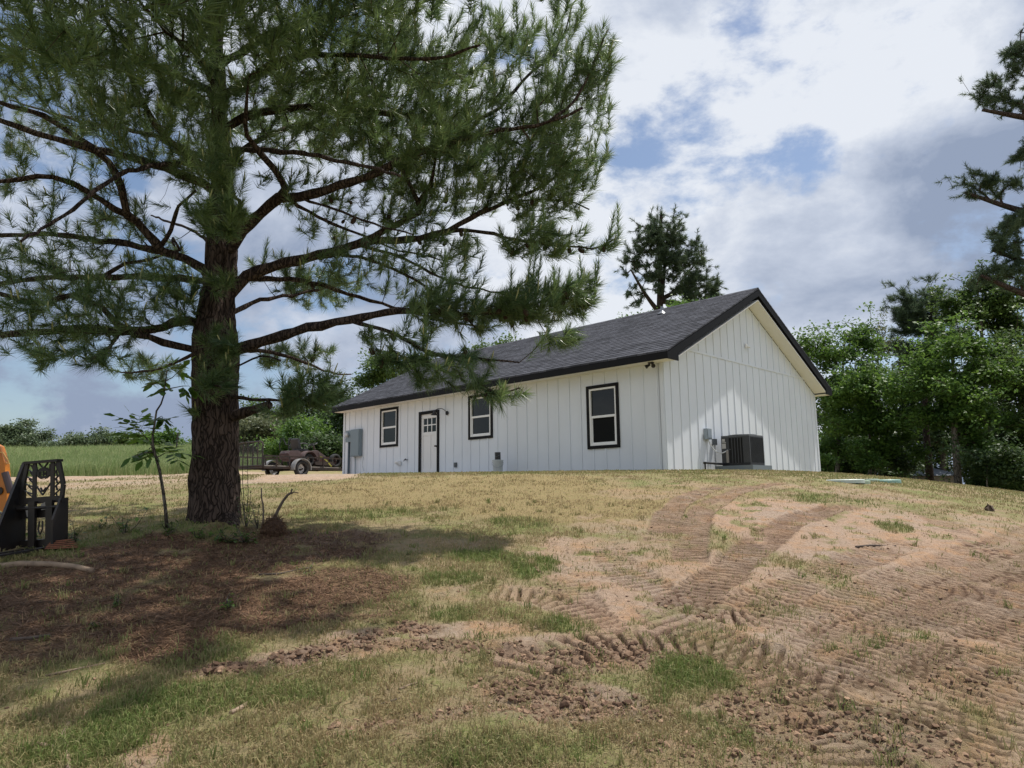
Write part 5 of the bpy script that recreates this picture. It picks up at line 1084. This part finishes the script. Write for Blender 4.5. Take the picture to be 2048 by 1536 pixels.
m = MB(); m.prism([(-.20, HB - .07), (-.12, HB - .05), (-.14, HB - .20), (-.17, HB - .20)], 1, -.05, -.03); m.prism([(.02, HB - .06), (.12, HB - .02), (.10, HB - .12), (.03, HB - .13)], 1, -.05, -.03); m.build('latch', mat('worn_grey_steel', (.22, .21, .20), .5, metal=.4), fork)
m = MB(); m.tube([(-.02, -.02, .34), (-.03, -.03, .24), (.0, -.03, .18), (.03, -.03, .24), (.02, -.02, .34)], .01, 6); m.build('chain_loop', FKM, fork)

# ------------------------------------------------------------------ orange loader, its arm just inside the left edge
LD_ = at(-20, 1060, 10.0); LD_[2] = base1(LD_[0], LD_[1])
loader = empty('tractor_loader', tuple(LD_)); tag(loader, 'orange front loader arm with black cylinder at the left edge of the photo', 'loader')
ORG = mat('orange_paint', (.62, .20, .015), .4, dirt=(.45, .16, .03), vscale=4); CHR = mat('cylinder_dark', (.08, .06, .065), .4, metal=.5)
def lp(px, py, d=0.): return at(px, py, LD_[1] + d) - LD_
m = MB(); q = [lp(-60, 930), lp(-20, 880), lp(4, 893), lp(14, 925), lp(19, 985), lp(17, 1030), lp(2, 1018), lp(-12, 990), lp(-40, 980)]
m.prism([(p[0], p[2]) for p in q], 1, -.05, .05); m.build('lift_arm', ORG, loader)
m = MB(); m.tube([lp(10, 945, -.1), lp(22, 985, -.1)], .045, 12); m.tube([lp(22, 985, -.1), lp(34, 1008, -.1)], .022, 10); m.sphere(lp(34, 1010, -.1), .035); m.build('hydraulic_cylinder', CHR, loader)
m = MB(); m.tube([lp(-4, 905, -.08), lp(6, 905, -.09), lp(14, 918, -.08), lp(19, 928, -.07), lp(12, 926, -.07)], .008, 6); m.build('hose', mat('yellow_hose', (.6, .35, .10), .5), loader)
m = MB(); m.lathe([(.001, -.07), (.055, -.07), (.055, .07), (.001, .07)], 18, [[1, 0, 0], [0, 0, -1], [0, 1, 0]], lp(4, 982)); m.lathe([(.001, -.08), (.05, -.08), (.05, .02), (.001, .02)], 16, [[1, 0, 0], [0, 0, -1], [0, 1, 0]], lp(2, 1005, -.02)); m.build('pivot_pin', FKM, loader)
m = MB(); m.bar(lp(14, 1020, -.03), lp(60, 1028, -.2), .05, .08); m.bar(lp(18, 1000, -.05), lp(50, 980, -.1), .03, .03); m.bar(lp(-10, 1025), lp(30, 1045), .06, .06); m.build('coupler', FKM, loader)
m = MB(); m.prism([(-2.3, .45), (-2.3, 1.15), (-1.3, 1.15), (-.75, .95), (-.7, .45)], 1, .15, .95); m.build('hood', ORG, loader)
m = MB(); m.box(-2.6, -.6, .3, .8, .30, .449); m.build('chassis', FKM, loader)
wheel(loader, -1.1, .02, .36, .24, -1, ORG); wheel(loader, -1.1, 1.08, .36, .24, 1, ORG)
m = MB(); m.bar((-1.5, -.02, .45), (-1.5, -.02, 1.25), .10, .12); m.bar((-1.5, -.02, 1.2), tuple(lp(-50, 935)), .10, .12); m.bar((-1.5, 1.06, .45), (-1.5, 1.06, 1.25), .10, .12); m.build('loader_post', ORG, loader)

# ------------------------------------------------------------------ far pavilion roof, lids, post
pv = empty('shed', (0, 0, 0)); p0 = at(1838, 955, 40.); p1 = at(1925, 957, 40.)
tag(pv, 'low grey roofed shed half hidden beyond the crest under the dark trees', 'shed')
cxm = (p0 + p1) / 2; hw_ = (p1[0] - p0[0]) / 2 + .1; zr = at(1880, 933, 41)[2]; ze = p0[2] + .1
m = MB(); V = [[cxm[0] - hw_, 40, ze], [cxm[0] + hw_, 40, ze], [cxm[0] + hw_, 43.4, ze], [cxm[0] - hw_, 43.4, ze], [cxm[0] - hw_ * .3, 41.7, zr], [cxm[0] + hw_ * .3, 41.7, zr]]
m.add(V, q=[[0, 1, 5, 4], [2, 3, 4, 5], [0, 3, 2, 1]], t=[[1, 2, 5], [3, 0, 4]]); m.build('roof', mat('shed_roof_grey', (.16, .18, .21), .6), pv)
m = MB(); zb_ = base1(cxm[0], 41.7) - .3
m.box(cxm[0] - hw_ + .15, cxm[0] + hw_ - .15, 40.15, 43.2, zb_, ze - .02); m.build('wall', mat('shed_wall', (.16, .13, .11), .7), pv)
for i, (px, py, w_, c, lb) in enumerate([(1690, 963, .34, (.48, .54, .50), 'whitish round tank lid lying in the grass, leftmost of the flat lids'), (1768, 963, .30, (.25, .42, .37), 'green round tank lid lying in the grass, rightmost of the flat lids'), (1722, 965, .16, (.36, .46, .34), 'small pale lid flush with the grass between the white and green lids'), (1742, 962, .14, (.40, .5, .41), 'small pale lid flush with the grass touching the green lid')]):
    g_ = G(px, py); z_ = float(zg(g_[0], g_[1])[0]); m = MB(); m.lathe([(.001, .005), (w_ * .8, .005), (w_ * .82, .015), (w_ * .95, .012), (w_, .0), (w_, -.06)], 28)
    for k in range(8): a = k * PI / 4; m.bar((w_ * .15 * math.cos(a), w_ * .15 * math.sin(a), .007), (w_ * .75 * math.cos(a), w_ * .75 * math.sin(a), .007), .02, .012)
    o = m.build('tank_lid', mat('lid_%d' % i, c, .5)); o.location = (g_[0], g_[1], z_ + .02); tag(o, lb, 'lid', 'flat tank lids in the grass')
P = at(356, 866, 60.); m = MB(); zb_ = base1(P[0], 60.) - .1; m.tube([(P[0] - .1, 60, zb_), (P[0], 60, P[2])], .06, 8); m.box(P[0] - .12, P[0] + .12, 59.96, 60.04, P[2] - .5, P[2] - .42); po_ = m.build('post', mat('dark_post', (.05, .04, .035), .8)); tag(po_, 'thin dark leaning post far out in the tall grass, just left of the big trunk', 'post')

# ------------------------------------------------------------------ sapling left of the trunk
SAP = leafmat('sapling_leaf', (.06, .14, .03), (.20, .36, .05), .45, .35)
sp = empty('sapling', (0, 0, 0)); tag(sp, 'thin crooked sapling with compound leaves growing just left of the big trunk', 'sapling')
SY = 8.2
stem = [at(x, y, SY) for x, y in [(334, 1056), (331, 1020), (326, 980), (319, 940), (311, 912), (306, 890), (305, 872), (309, 850), (313, 822), (322, 808), (328, 790), (331, 765), (334, 740)]]
rng = np.random.default_rng(5); m = MB(); m.tube(stem, np.linspace(.020, .006, len(stem)), 7)
tw_ = [([(308, 900), (296, 880), (285, 868), (275, 858)], -.15), ([(310, 915), (320, 912), (330, 906), (345, 905)], .1), ([(307, 905), (303, 895), (298, 897)], .05), ([(328, 780), (345, 776), (365, 772), (378, 772)], .1), ([(330, 762), (345, 755), (358, 742)], .12), ([(311, 840), (318, 835), (324, 832)], .05), ([(308, 905), (290, 905), (270, 912)], -.2)]
TWP = []
for pts, dd in tw_:
    P = [at(x, y, SY + dd * k / (len(pts) - 1)) for k, (x, y) in enumerate(pts)]; m.tube(P, np.linspace(.008, .003, len(P)), 5); TWP.append(P)
m.build('stem', BARKG, sp, smooth=True)
m = MB()
def compound(m, base_, tip, n=4, L=.075, droop=.02, v=.5):
    """a leaf stalk with leaflets in pairs"""
    base_ = np.array(base_, float); tip = np.array(tip, float); ax = unit(tip - base_); sd = unit(np.cross(ax, [0, 0, 1.]))
    m.tube([base_, tip], [.0022, .0015], 3, False, var=.3)
    for k in range(n + 1):
        c = base_ + (tip - base_) * ((k + .6) / (n + .6))
        for s_ in ((-1, 1) if k < n else (0,)):
            d = unit(ax * (.55 if s_ else 1) + sd * s_ + np.array([0, 0, rng.uniform(-.35, .1)])); l = L * rng.uniform(.8, 1.2); e = c + d * l - np.array([0, 0, droop * rng.uniform(0, 1.5)])
            w_ = unit(np.cross(d, [0, 0, 1.]) + rng.normal(0, .25, 3)) * l * .22; md = (c + e) / 2 + np.array([0, 0, .006])
            m.add([c, c * .7 + e * .3 + w_ * .8, md + w_, c * .15 + e * .85 + w_ * .5, e, c * .15 + e * .85 - w_ * .5, md - w_, c * .7 + e * .3 - w_ * .8, md], t=[[8, i, (i + 1) % 8] for i in range(8)], var=np.clip(v + rng.normal(0, .2), 0, 1))
for (x, y, ex, ey, d0, d1, v) in [(275, 858, 232, 832, -.15, -.3, .2), (275, 858, 250, 855, -.15, .1, .3), (280, 862, 262, 828, -.15, -.2, .5), (280, 862, 292, 838, -.15, 0, .5), (285, 868, 236, 866, -.12, -.1, .3), (290, 875, 300, 850, -.1, .1, .5), (270, 850, 285, 826, -.15, .05, .6), (290, 878, 268, 880, -.1, -.3, .7),
                                  (345, 905, 388, 910, .1, .15, .1), (345, 905, 360, 925, .1, .0, .2), (340, 905, 350, 885, .1, .2, .5), (335, 906, 328, 885, .1, .3, .6), (300, 897, 262, 915, .05, -.1, .1), (300, 897, 285, 920, .05, .1, .2), (312, 905, 330, 890, 0, .25, .7), (306, 895, 300, 915, .05, 0, .3),
                                  (378, 772, 392, 784, .1, .15, .1), (365, 772, 372, 790, .1, .1, .2), (345, 776, 316, 784, .05, -.1, .1), (358, 742, 385, 757, .12, .2, .3), (358, 742, 372, 728, .12, .15, .9), (334, 740, 300, 728, 0, -.15, 1.), (334, 740, 345, 728, 0, .1, 1.), (332, 760, 305, 768, 0, .1, .2), (330, 765, 308, 762, 0, -.1, .5), (311, 840, 303, 838, 0, -.1, .2), (324, 832, 330, 845, .05, .1, .1), (315, 845, 330, 838, .05, .1, .2)]:
    compound(m, at(x, y, SY + d0), at(ex, ey, SY + d1), 3, .145, .02, v)
m.build('leaves', SAP, sp)
#MARK6
# ------------------------------------------------------------------ grass, straw, clods
def scatter(n, r0, r1, th0, th1, rng, p=1.0):
    th = rng.uniform(th0, th1, n); u = rng.uniform(0, 1, n)
    r = np.exp(np.log(r0) + u * np.log(r1 / r0)) if p == 1 else (r0 ** (1 - p) + u * (r1 ** (1 - p) - r0 ** (1 - p))) ** (1 / (1 - p))
    return np.sin(th) * r, np.cos(th) * r, r
def blades(mb, x, y, z, h, w, lean, var, rng):
    n = len(x); a = rng.uniform(0, 2 * PI, n); d = np.stack([np.cos(a), np.sin(a), np.zeros(n)], 1); b_ = rng.uniform(0, 2 * PI, n)
    sd = np.stack([np.cos(b_), np.sin(b_), rng.normal(0, .2, n)], 1) * (w / 2)[:, None]
    P = np.stack([x, y, z - .004], 1); up_ = np.zeros((n, 3)); up_[:, 2] = 1
    M1 = P + (d * lean[:, None] * .35 + up_ * .6) * h[:, None]; T = P + (d * lean[:, None] + up_ * np.maximum(1 - .45 * lean, .12)[:, None]) * h[:, None]
    V = np.stack([P - sd, P + sd, M1 + sd * .7, M1 - sd * .7, T], 1).reshape(-1, 3); k = np.arange(n)[:, None] * 5
    mb.add(V, t=np.array([3, 2, 4]) + k, q=np.array([0, 1, 2, 3]) + k, var=np.repeat(np.clip(var, 0, 1), 5))
GRASS = leafmat('lawn_blades', (.36, .285, .155), (.13, .185, .05), .30, .6, .2)
rng = np.random.default_rng(3)
def houseside(x, y): return (.711 * (x - HX) - .703 * (y - HY) < .25) & (.703 * (x - HX) + .711 * (y - HY) > -.25)
x, y, r = scatter(420000, 2.5, 15.5, -.70, .70, rng, 1.25)
rel, di, gr, stw, go, dr, mo, cl = ground_fields(x, y)
pat = fbm(x, y, 3.2, 4, 91); pr = (1 - di) * (1 - dr) * (1 - .90 * stw) * (.25 + .85 * sstep(.38, .58, pat) + 1.2 * gr) * (1 - .35 * go) * (.35 + .65 * sstep(.36, .50, fbm(x, y, 1.9, 4, 99))) + .02 * di
ok = (rng.random(len(x)) < pr) & ~houseside(x, y); x, y, r, gr, di, go, pat, rel, stw = (q[ok] for q in (x, y, r, gr, di, go, pat, rel, stw))
n = len(x); dry = fbm(x, y, 1.1, 3, 95)
var = .22 + 1.0 * (dry - .45) + .62 * gr - .30 * go + rng.normal(0, .28, n) + .2 * stw
h = rng.uniform(.020, .056, n) * (1 + .9 * gr * rng.random(n)); tall = rng.random(n) < .01; h = np.where(tall, h * 1.8, h)
m = MB(); blades(m, x, y, base(x, y) + rel, h, .0032 * (1 + r / 6.5) * rng.uniform(.7, 1.4, n), np.abs(rng.normal(.6, .5, n)), var, rng)
x, y, r = scatter(110000, 15, 34, -.70, .70, rng, 1.6)
rel, di, gr, stw, go, dr, mo, cl = ground_fields(x, y); ok = (rng.random(len(x)) < (1 - di) * (1 - dr) * .9) & ~houseside(x, y); x, y, r, gr, go, rel = (q[ok] for q in (x, y, r, gr, go, rel)); n = len(x)
blades(m, x, y, base(x, y) + rel, rng.uniform(.02, .055, n), .014 * rng.uniform(.7, 1.6, n), np.abs(rng.normal(.6, .4, n)), .45 + .8 * (fbm(x, y, .8, 3, 97) - .5) - .3 * go + rng.normal(0, .2, n), rng)
x, y, r = scatter(2600, 2.7, 11, -.68, .68, rng, 1.2); rel, di, gr, stw, go, dr, mo, cl = ground_fields(x, y); ok = (rng.random(len(x)) < (1 - di) * (1 - .8 * stw) * (.25 + gr) + .025) & ~houseside(x, y); x, y, r = x[ok], y[ok], r[ok]
nb = 16; q = np.repeat(np.arange(len(x)), nb); xx, yy = x[q] + rng.normal(0, .022, len(q)), y[q] + rng.normal(0, .022, len(q)); hh = np.repeat(rng.uniform(.05, .11, len(x)), nb) * rng.uniform(.6, 1.1, len(q))
blades(m, xx, yy, base(xx, yy) + ground_fields(xx, yy)[0], hh, .0040 * (1 + r[q] / 8), np.abs(rng.normal(.55, .35, len(q))), np.repeat(rng.uniform(.2, 1, len(x)), nb) + rng.normal(0, .12, len(q)), rng)
g_ = m.build('grass', GRASS); tag(g_, 'short dry and green lawn grass on the slope', kind='stuff')
# tall meadow
FG = leafmat('meadow_blades', (.32, .36, .18), (.135, .225, .07), .40, .6, .2)
x, y, r = scatter(130000, 36, 92, -.80, -.05, rng, 1.3); lim = np.interp(np.arctan2(x, y), [-.8, -.62, -.5, -.35, -.1], [33, 35, 37, 41, 46])
edge = np.hypot(x, y) > lim * (1 + .04 * (vn(x * .7, y * .7, 5) - .5)); ok = edge & (x < -3) & (rng.random(len(x)) < .35 + 1.1 * fbm(x, y, .5, 3, 77)); x, y, r = x[ok], y[ok], r[ok]; n = len(x)
hh = rng.uniform(.45, 1.0, n) * (.75 + .5 * fbm(x, y, .25, 3, 78)); m = MB(); blades(m, x, y, base(x, y), hh, .030 * rng.uniform(.6, 1.6, n) * r / 50, np.abs(rng.normal(.25, .2, n)), .55 + rng.normal(0, .3, n) + .7 * (fbm(x, y, .3, 3, 79) - .5), rng)
g_ = m.build('meadow_grass', FG); tag(g_, 'tall bright green meadow grass beyond the dirt drive', kind='stuff')
# fallen pine needles
STR = leafmat('pine_straw', (.075, .043, .027), (.30, .185, .11), .1, .6, .2)
x, y, r = scatter(150000, 2.6, 13, -.72, .35, rng, 1.2); rel, di, gr, stw, go, dr, mo, cl = ground_fields(x, y); ok = rng.random(len(x)) < stw * .95 + .02; x, y, rel, r = x[ok], y[ok], rel[ok], r[ok]; n = len(x)
a = rng.uniform(0, 2 * PI, n); L_ = rng.uniform(.06, .15, n); d = np.stack([np.cos(a), np.sin(a), rng.normal(.14, .12, n)], 1); P = np.stack([x, y, base(x, y) + rel + .004], 1)
sd = np.stack([-np.sin(a), np.cos(a), np.zeros(n)], 1) * (.0014 * (1 + r / 4))[:, None]; E = P + d * L_[:, None]; m = MB()
m.add(np.stack([P + sd, P - sd, E], 1).reshape(-1, 3), t=np.arange(3 * n).reshape(-1, 3), var=np.repeat(np.clip(rng.normal(.42, .28, n), 0, 1), 3)); g_ = m.build('pine_straw', STR); tag(g_, 'reddish brown fallen pine needles under the big pine', kind='stuff')
# clods of turned soil
CL = leafmat('turned_soil', (.10, .062, .043), (.36, .24, .16), 0.0, .95, .1)
x, y, r = scatter(160000, 2.8, 12, -.62, .68, rng, 1.3); rel, di, gr, stw, go, dr, mo, cl = ground_fields(x, y); ok = rng.random(len(x)) < (cl ** 2 * .45 + di * .006 + .002); x, y, rel, r, mo = (q[ok] for q in (x, y, rel, r, cl)); n = len(x)
g5 = (1 + 5 ** .5) / 2; ico = np.array([[-1, g5, 0], [1, g5, 0], [-1, -g5, 0], [1, -g5, 0], [0, -1, g5], [0, 1, g5], [0, -1, -g5], [0, 1, -g5], [g5, 0, -1], [g5, 0, 1], [-g5, 0, -1], [-g5, 0, 1]]) / 1.9; sz = .004 + .012 * rng.random(n) ** 2 + .016 * np.clip(mo, 0, 1) * rng.random(n) ** 5
V = ico[None] * (rng.uniform(.6, 1.3, (n, 12, 1))) * sz[:, None, None] * [1.25, 1, .75]; a = rng.uniform(0, 2 * PI, n); ca, sa = np.cos(a)[:, None], np.sin(a)[:, None]
V = np.stack([V[..., 0] * ca - V[..., 1] * sa, V[..., 0] * sa + V[..., 1] * ca, V[..., 2]], -1) + np.stack([x, y, base(x, y) + rel + sz * .15], 1)[:, None]
t = np.array([[0, 11, 5], [0, 5, 1], [0, 1, 7], [0, 7, 10], [0, 10, 11], [1, 5, 9], [5, 11, 4], [11, 10, 2], [10, 7, 6], [7, 1, 8], [3, 9, 4], [3, 4, 2], [3, 2, 6], [3, 6, 8], [3, 8, 9], [4, 9, 5], [2, 4, 11], [6, 2, 10], [8, 6, 7], [9, 8, 1]])
m = MB(); m.add(V.reshape(-1, 3), t=(t[None] + np.arange(n)[:, None, None] * 12).reshape(-1, 3), var=np.repeat(np.clip(rng.normal(.5, .25, n) - .25 * mo, 0, 1), 12))
g_ = m.build('soil_clods', CL); tag(g_, 'loose crumbs and clods of turned brown soil', kind='stuff')

# ------------------------------------------------------------------ things lying round the tree
STICK = mat('stick_pale', (.33, .24, .165), .8, dirt=(.19, .135, .095), vscale=14); STICKD = mat('stick_dark', (.075, .055, .045), .85, dirt=(.14, .11, .09), vscale=18)
def gz(p): return float(zg(p[0], p[1])[0])
def stick(pts, r0, r1, mt, label, name='stick', cat='stick', lift=.0, group=None):
    P = []
    for i, (px, py) in enumerate(pts): p = G(px, py); P.append((p[0], p[1], gz(p) + r0 * .6 + lift))
    P = np.array(P); m = MB(); m.tube(P, np.linspace(r0, r1, len(P)), 7); o = m.build(name, mt, smooth=True); tag(o, label, cat, group); return o
stick([(-30, 1140), (40, 1132), (100, 1134), (150, 1139), (184, 1147)], .034, .026, STICK, 'thick pale broken limb lying on pine straw at the left edge', 'fallen_limb', 'fallen limb')
stick([(138, 1550), (134, 1510), (126, 1470), (138, 1445)], .012, .009, STICK, 'crooked pale stick in the grass in the bottom left corner', group='sticks on the ground')
stick([(568, 1356), (620, 1336), (690, 1310)], .007, .005, STICK, 'long thin straight stick leaning along the dug up ridge, left of centre', group='sticks on the ground')
stick([(462, 1432), (478, 1420), (498, 1409)], .012, .014, STICK, 'short splintered piece of pale wood in the foreground grass, left of centre', 'wood_chip', 'wood chip', group='sticks on the ground')
stick([(905, 1512), (940, 1505), (968, 1492)], .010, .008, STICK, 'pale stick in the grass at the bottom edge near the middle', group='sticks on the ground')
stick([(60, 1494), (80, 1490), (108, 1497)], .010, .008, STICK, 'short pale stick just left of the crooked stick in the bottom left corner', group='sticks on the ground')
stick([(1712, 1095), (1740, 1090), (1780, 1087), (1792, 1090)], .012, .007, STICKD, 'dark curved stick lying on bare dirt on the right slope', group='sticks on the ground')
stick([(20, 1284), (60, 1280), (100, 1272)], .014, .009, STICKD, 'grey stick on the pine straw at the left, below the thick pale limb', group='sticks on the ground')
stick([(90, 1350), (140, 1340), (210, 1325)], .008, .006, STICK, 'thin pale twig on the edge of the pine straw at lower left', group='sticks on the ground')
stick([(518, 1150), (560, 1150), (600, 1142), (625, 1136)], .010, .006, STICKD, 'dark twig on pine straw in front of the big trunk, to its right', group='sticks on the ground')
stick([(800, 1382), (822, 1372), (835, 1366)], .007, .005, STICK, 'small pale twig in the foreground grass below the dug up ridge', group='sticks on the ground')
stick([(740, 1420), (770, 1408), (800, 1398)], .006, .004, STICKD, 'thin grey twig in the foreground grass just right of the splintered wood', group='sticks on the ground')
# dead branch and thin stems right of the trunk
DY = 8.35
db = empty('dead_branch', (0, 0, 0)); tag(db, 'bare forked dead branch sticking up from the mound right of the trunk', 'dead branch')
m = MB(); m.tube([at(x, y, DY) for x, y in [(528, 1062), (534, 1049), (550, 1034), (556, 1020), (566, 1002), (575, 990), (582, 986)]], np.linspace(.022, .013, 7), 8); m.tube([at(582, 987, DY), at(584, 978, DY)], [.010, .008], 6); m.tube([at(582, 987, DY), at(589, 984, DY), at(597, 986, DY)], [.010, .008, .004], 6); m.build('branch', STICKD, db, smooth=True)
m = MB(); m.tube([at(x, y, DY - .05) for x, y in [(522, 1060), (526, 1045), (527, 1025), (526, 1010), (523, 995), (523, 976)]], np.linspace(.012, .007, 6), 6); m.build('branch', STICKD, db, smooth=True)
def plant(name, label, cat, px, py, Y, stems, mt, L=.05, seed=0, n=5):
    """thin stems with leaves; stems: list of (dx, dy photo px, depth)"""
    r = np.random.default_rng(seed); o = empty(name, (0, 0, 0)); tag(o, label, cat); b0 = at(px, py, Y); m = MB(); lf = MB()
    for dx, dy, dd in stems:
        e = at(px + dx, py + dy, Y + dd); c = (b0 + e) / 2 + r.normal(0, .02, 3); P = [b0, c, e]; m.tube(P, [.005, .004, .002], 4, False)
        for k in range(n):
            f = .3 + .7 * (k + r.random()) / n; c0 = b0 * (1 - f) + e * f; d = unit(r.normal(size=3) * [1, 1, .35] + [0, 0, .2]); w_ = unit(np.cross(d, [0, 0, 1.])) * L * .3; l = L * r.uniform(.7, 1.3)
            lf.add([c0, c0 + d * l * .5 + w_, c0 + d * l + [0, 0, -.012], c0 + d * l * .5 - w_], q=[[0, 1, 2, 3]], var=r.uniform(0, 1))
    m.build('stem', BARKG, o); lf.build('leaves', mt, o); return o
plant('shrub_sprout', 'tall thin leafy sprout growing close to the right side of the trunk', 'sprout', 492, 1060, 8.45, [(-8, -60, 0), (-14, -110, .05), (2, -150, 0), (-20, -70, -.05), (10, -80, 0), (16, -40, 0), (-6, -190, .1)], LM, .045, 1, 7)
plant('shrub_sprout', 'small green sprout at the foot of the dead branch', 'sprout', 515, 1058, 8.3, [(-10, -36, 0), (8, -30, 0), (-16, -60, .05), (-24, -24, -.05), (4, -50, 0)], LM, .045, 2, 6)
r_ = np.random.default_rng(4)
for i, (px, py, Y, sc_, lb) in enumerate([(400, 1078, 8.3, 1.3, 'low leafy weeds at the left foot of the big trunk'), (450, 1082, 8.2, 1.4, 'bright low weeds in front of the middle of the trunk base'), (490, 1085, 8.15, 1.2, 'low weeds by the right foot of the big trunk'), (340, 1070, 8.3, 1.1, 'low weeds at the foot of the sapling'), (250, 1070, 8.5, 1.4, 'small weed with upright tip between pallet fork and sapling'),
                                     (150, 1085, 8.7, 1.5, 'leafy weed just right of the pallet fork frame'), (70, 1092, 8.3, 1.2, 'pale weeds in front of the fork tines'), (230, 1210, 6.0, .7, 'small bright seedling in the pine straw at left'), (455, 1216, 5.95, .9, 'seedling with grass blades in the middle of the pine straw'), (185, 1255, 5.3, .5, 'tiny green weed in the pine straw at the lower left'), (620, 1150, 7.1, .6, 'tiny weed beside the dark twig in front of the trunk'), (200, 1058, 9.0, 1.1, 'thin weed standing in the lawn edge left of the sapling')]):
    g_ = G(px, py); Yg = g_[1]; st_ = [(r_.normal(0, 15) * sc_, -abs(r_.normal(14, 12)) * sc_, r_.normal(0, .12)) for _ in range(9)]
    plant('weed', lb, 'weed', px, py + 2, Yg, st_, LM if i % 2 else LG, .055 * sc_ * (.7 if Yg < 7 else 1), 20 + i, 5)['group'] = 'weeds under the pine'
# clump of roots and straw
c = at(547, 1082, 8.2); c[2] = base1(c[0], c[1]); n = 1500; v = unit(r_.normal(size=(n, 3))); v[:, 2] = np.abs(v[:, 2]); P = c + v * np.array([.14, .12, .22]) * r_.uniform(.5, 1, (n, 1)); E = P + unit(v * .6 + r_.normal(0, .5, (n, 3)) + [0, 0, -.5]) * .07; sd = r_.normal(0, .0028, (n, 3)); m = MB()
m.add(np.stack([P + sd, P - sd, E], 1).reshape(-1, 3), t=np.arange(3 * n).reshape(-1, 3), var=np.repeat(r_.uniform(0, .5, n), 3)); m.sphere(c + [0, 0, .04], .12, 12, 8, (1, .9, 1.3)); o = m.build('root_clump', STR); tag(o, 'dark brown matted root clump on the mound right of the trunk', 'root clump')
c = at(128, 1094, 7.6); c[2] = base1(c[0], c[1]); m = MB()
for k in range(5): m.bar(c + [-.16, -.04 + k * .02, .02 + k * .016], c + [.15 - .03 * k, .02 * k, .03 + k * .018], .06, .012)
o = m.build('bark_pile', mat('red_bark', (.26, .10, .055), .85, dirt=(.14, .06, .035), vscale=14)); tag(o, 'small pile of reddish bark slabs at the foot of the pallet fork', 'bark')
g_ = G(1978, 1020); c = np.array([g_[0], g_[1], gz(g_) + .02]); m = MB(); m.sphere(c, .06, 10, 7, (1, .9, 1.1)); v_ = m.v[-1]; v_ += r_.normal(0, .013, v_.shape); o = m.build('dirt_lump', mat('dark_soil', (.10, .07, .05), .95)); tag(o, 'single dark lump of earth in the grass near the right edge', 'dirt lump')
#MARK7
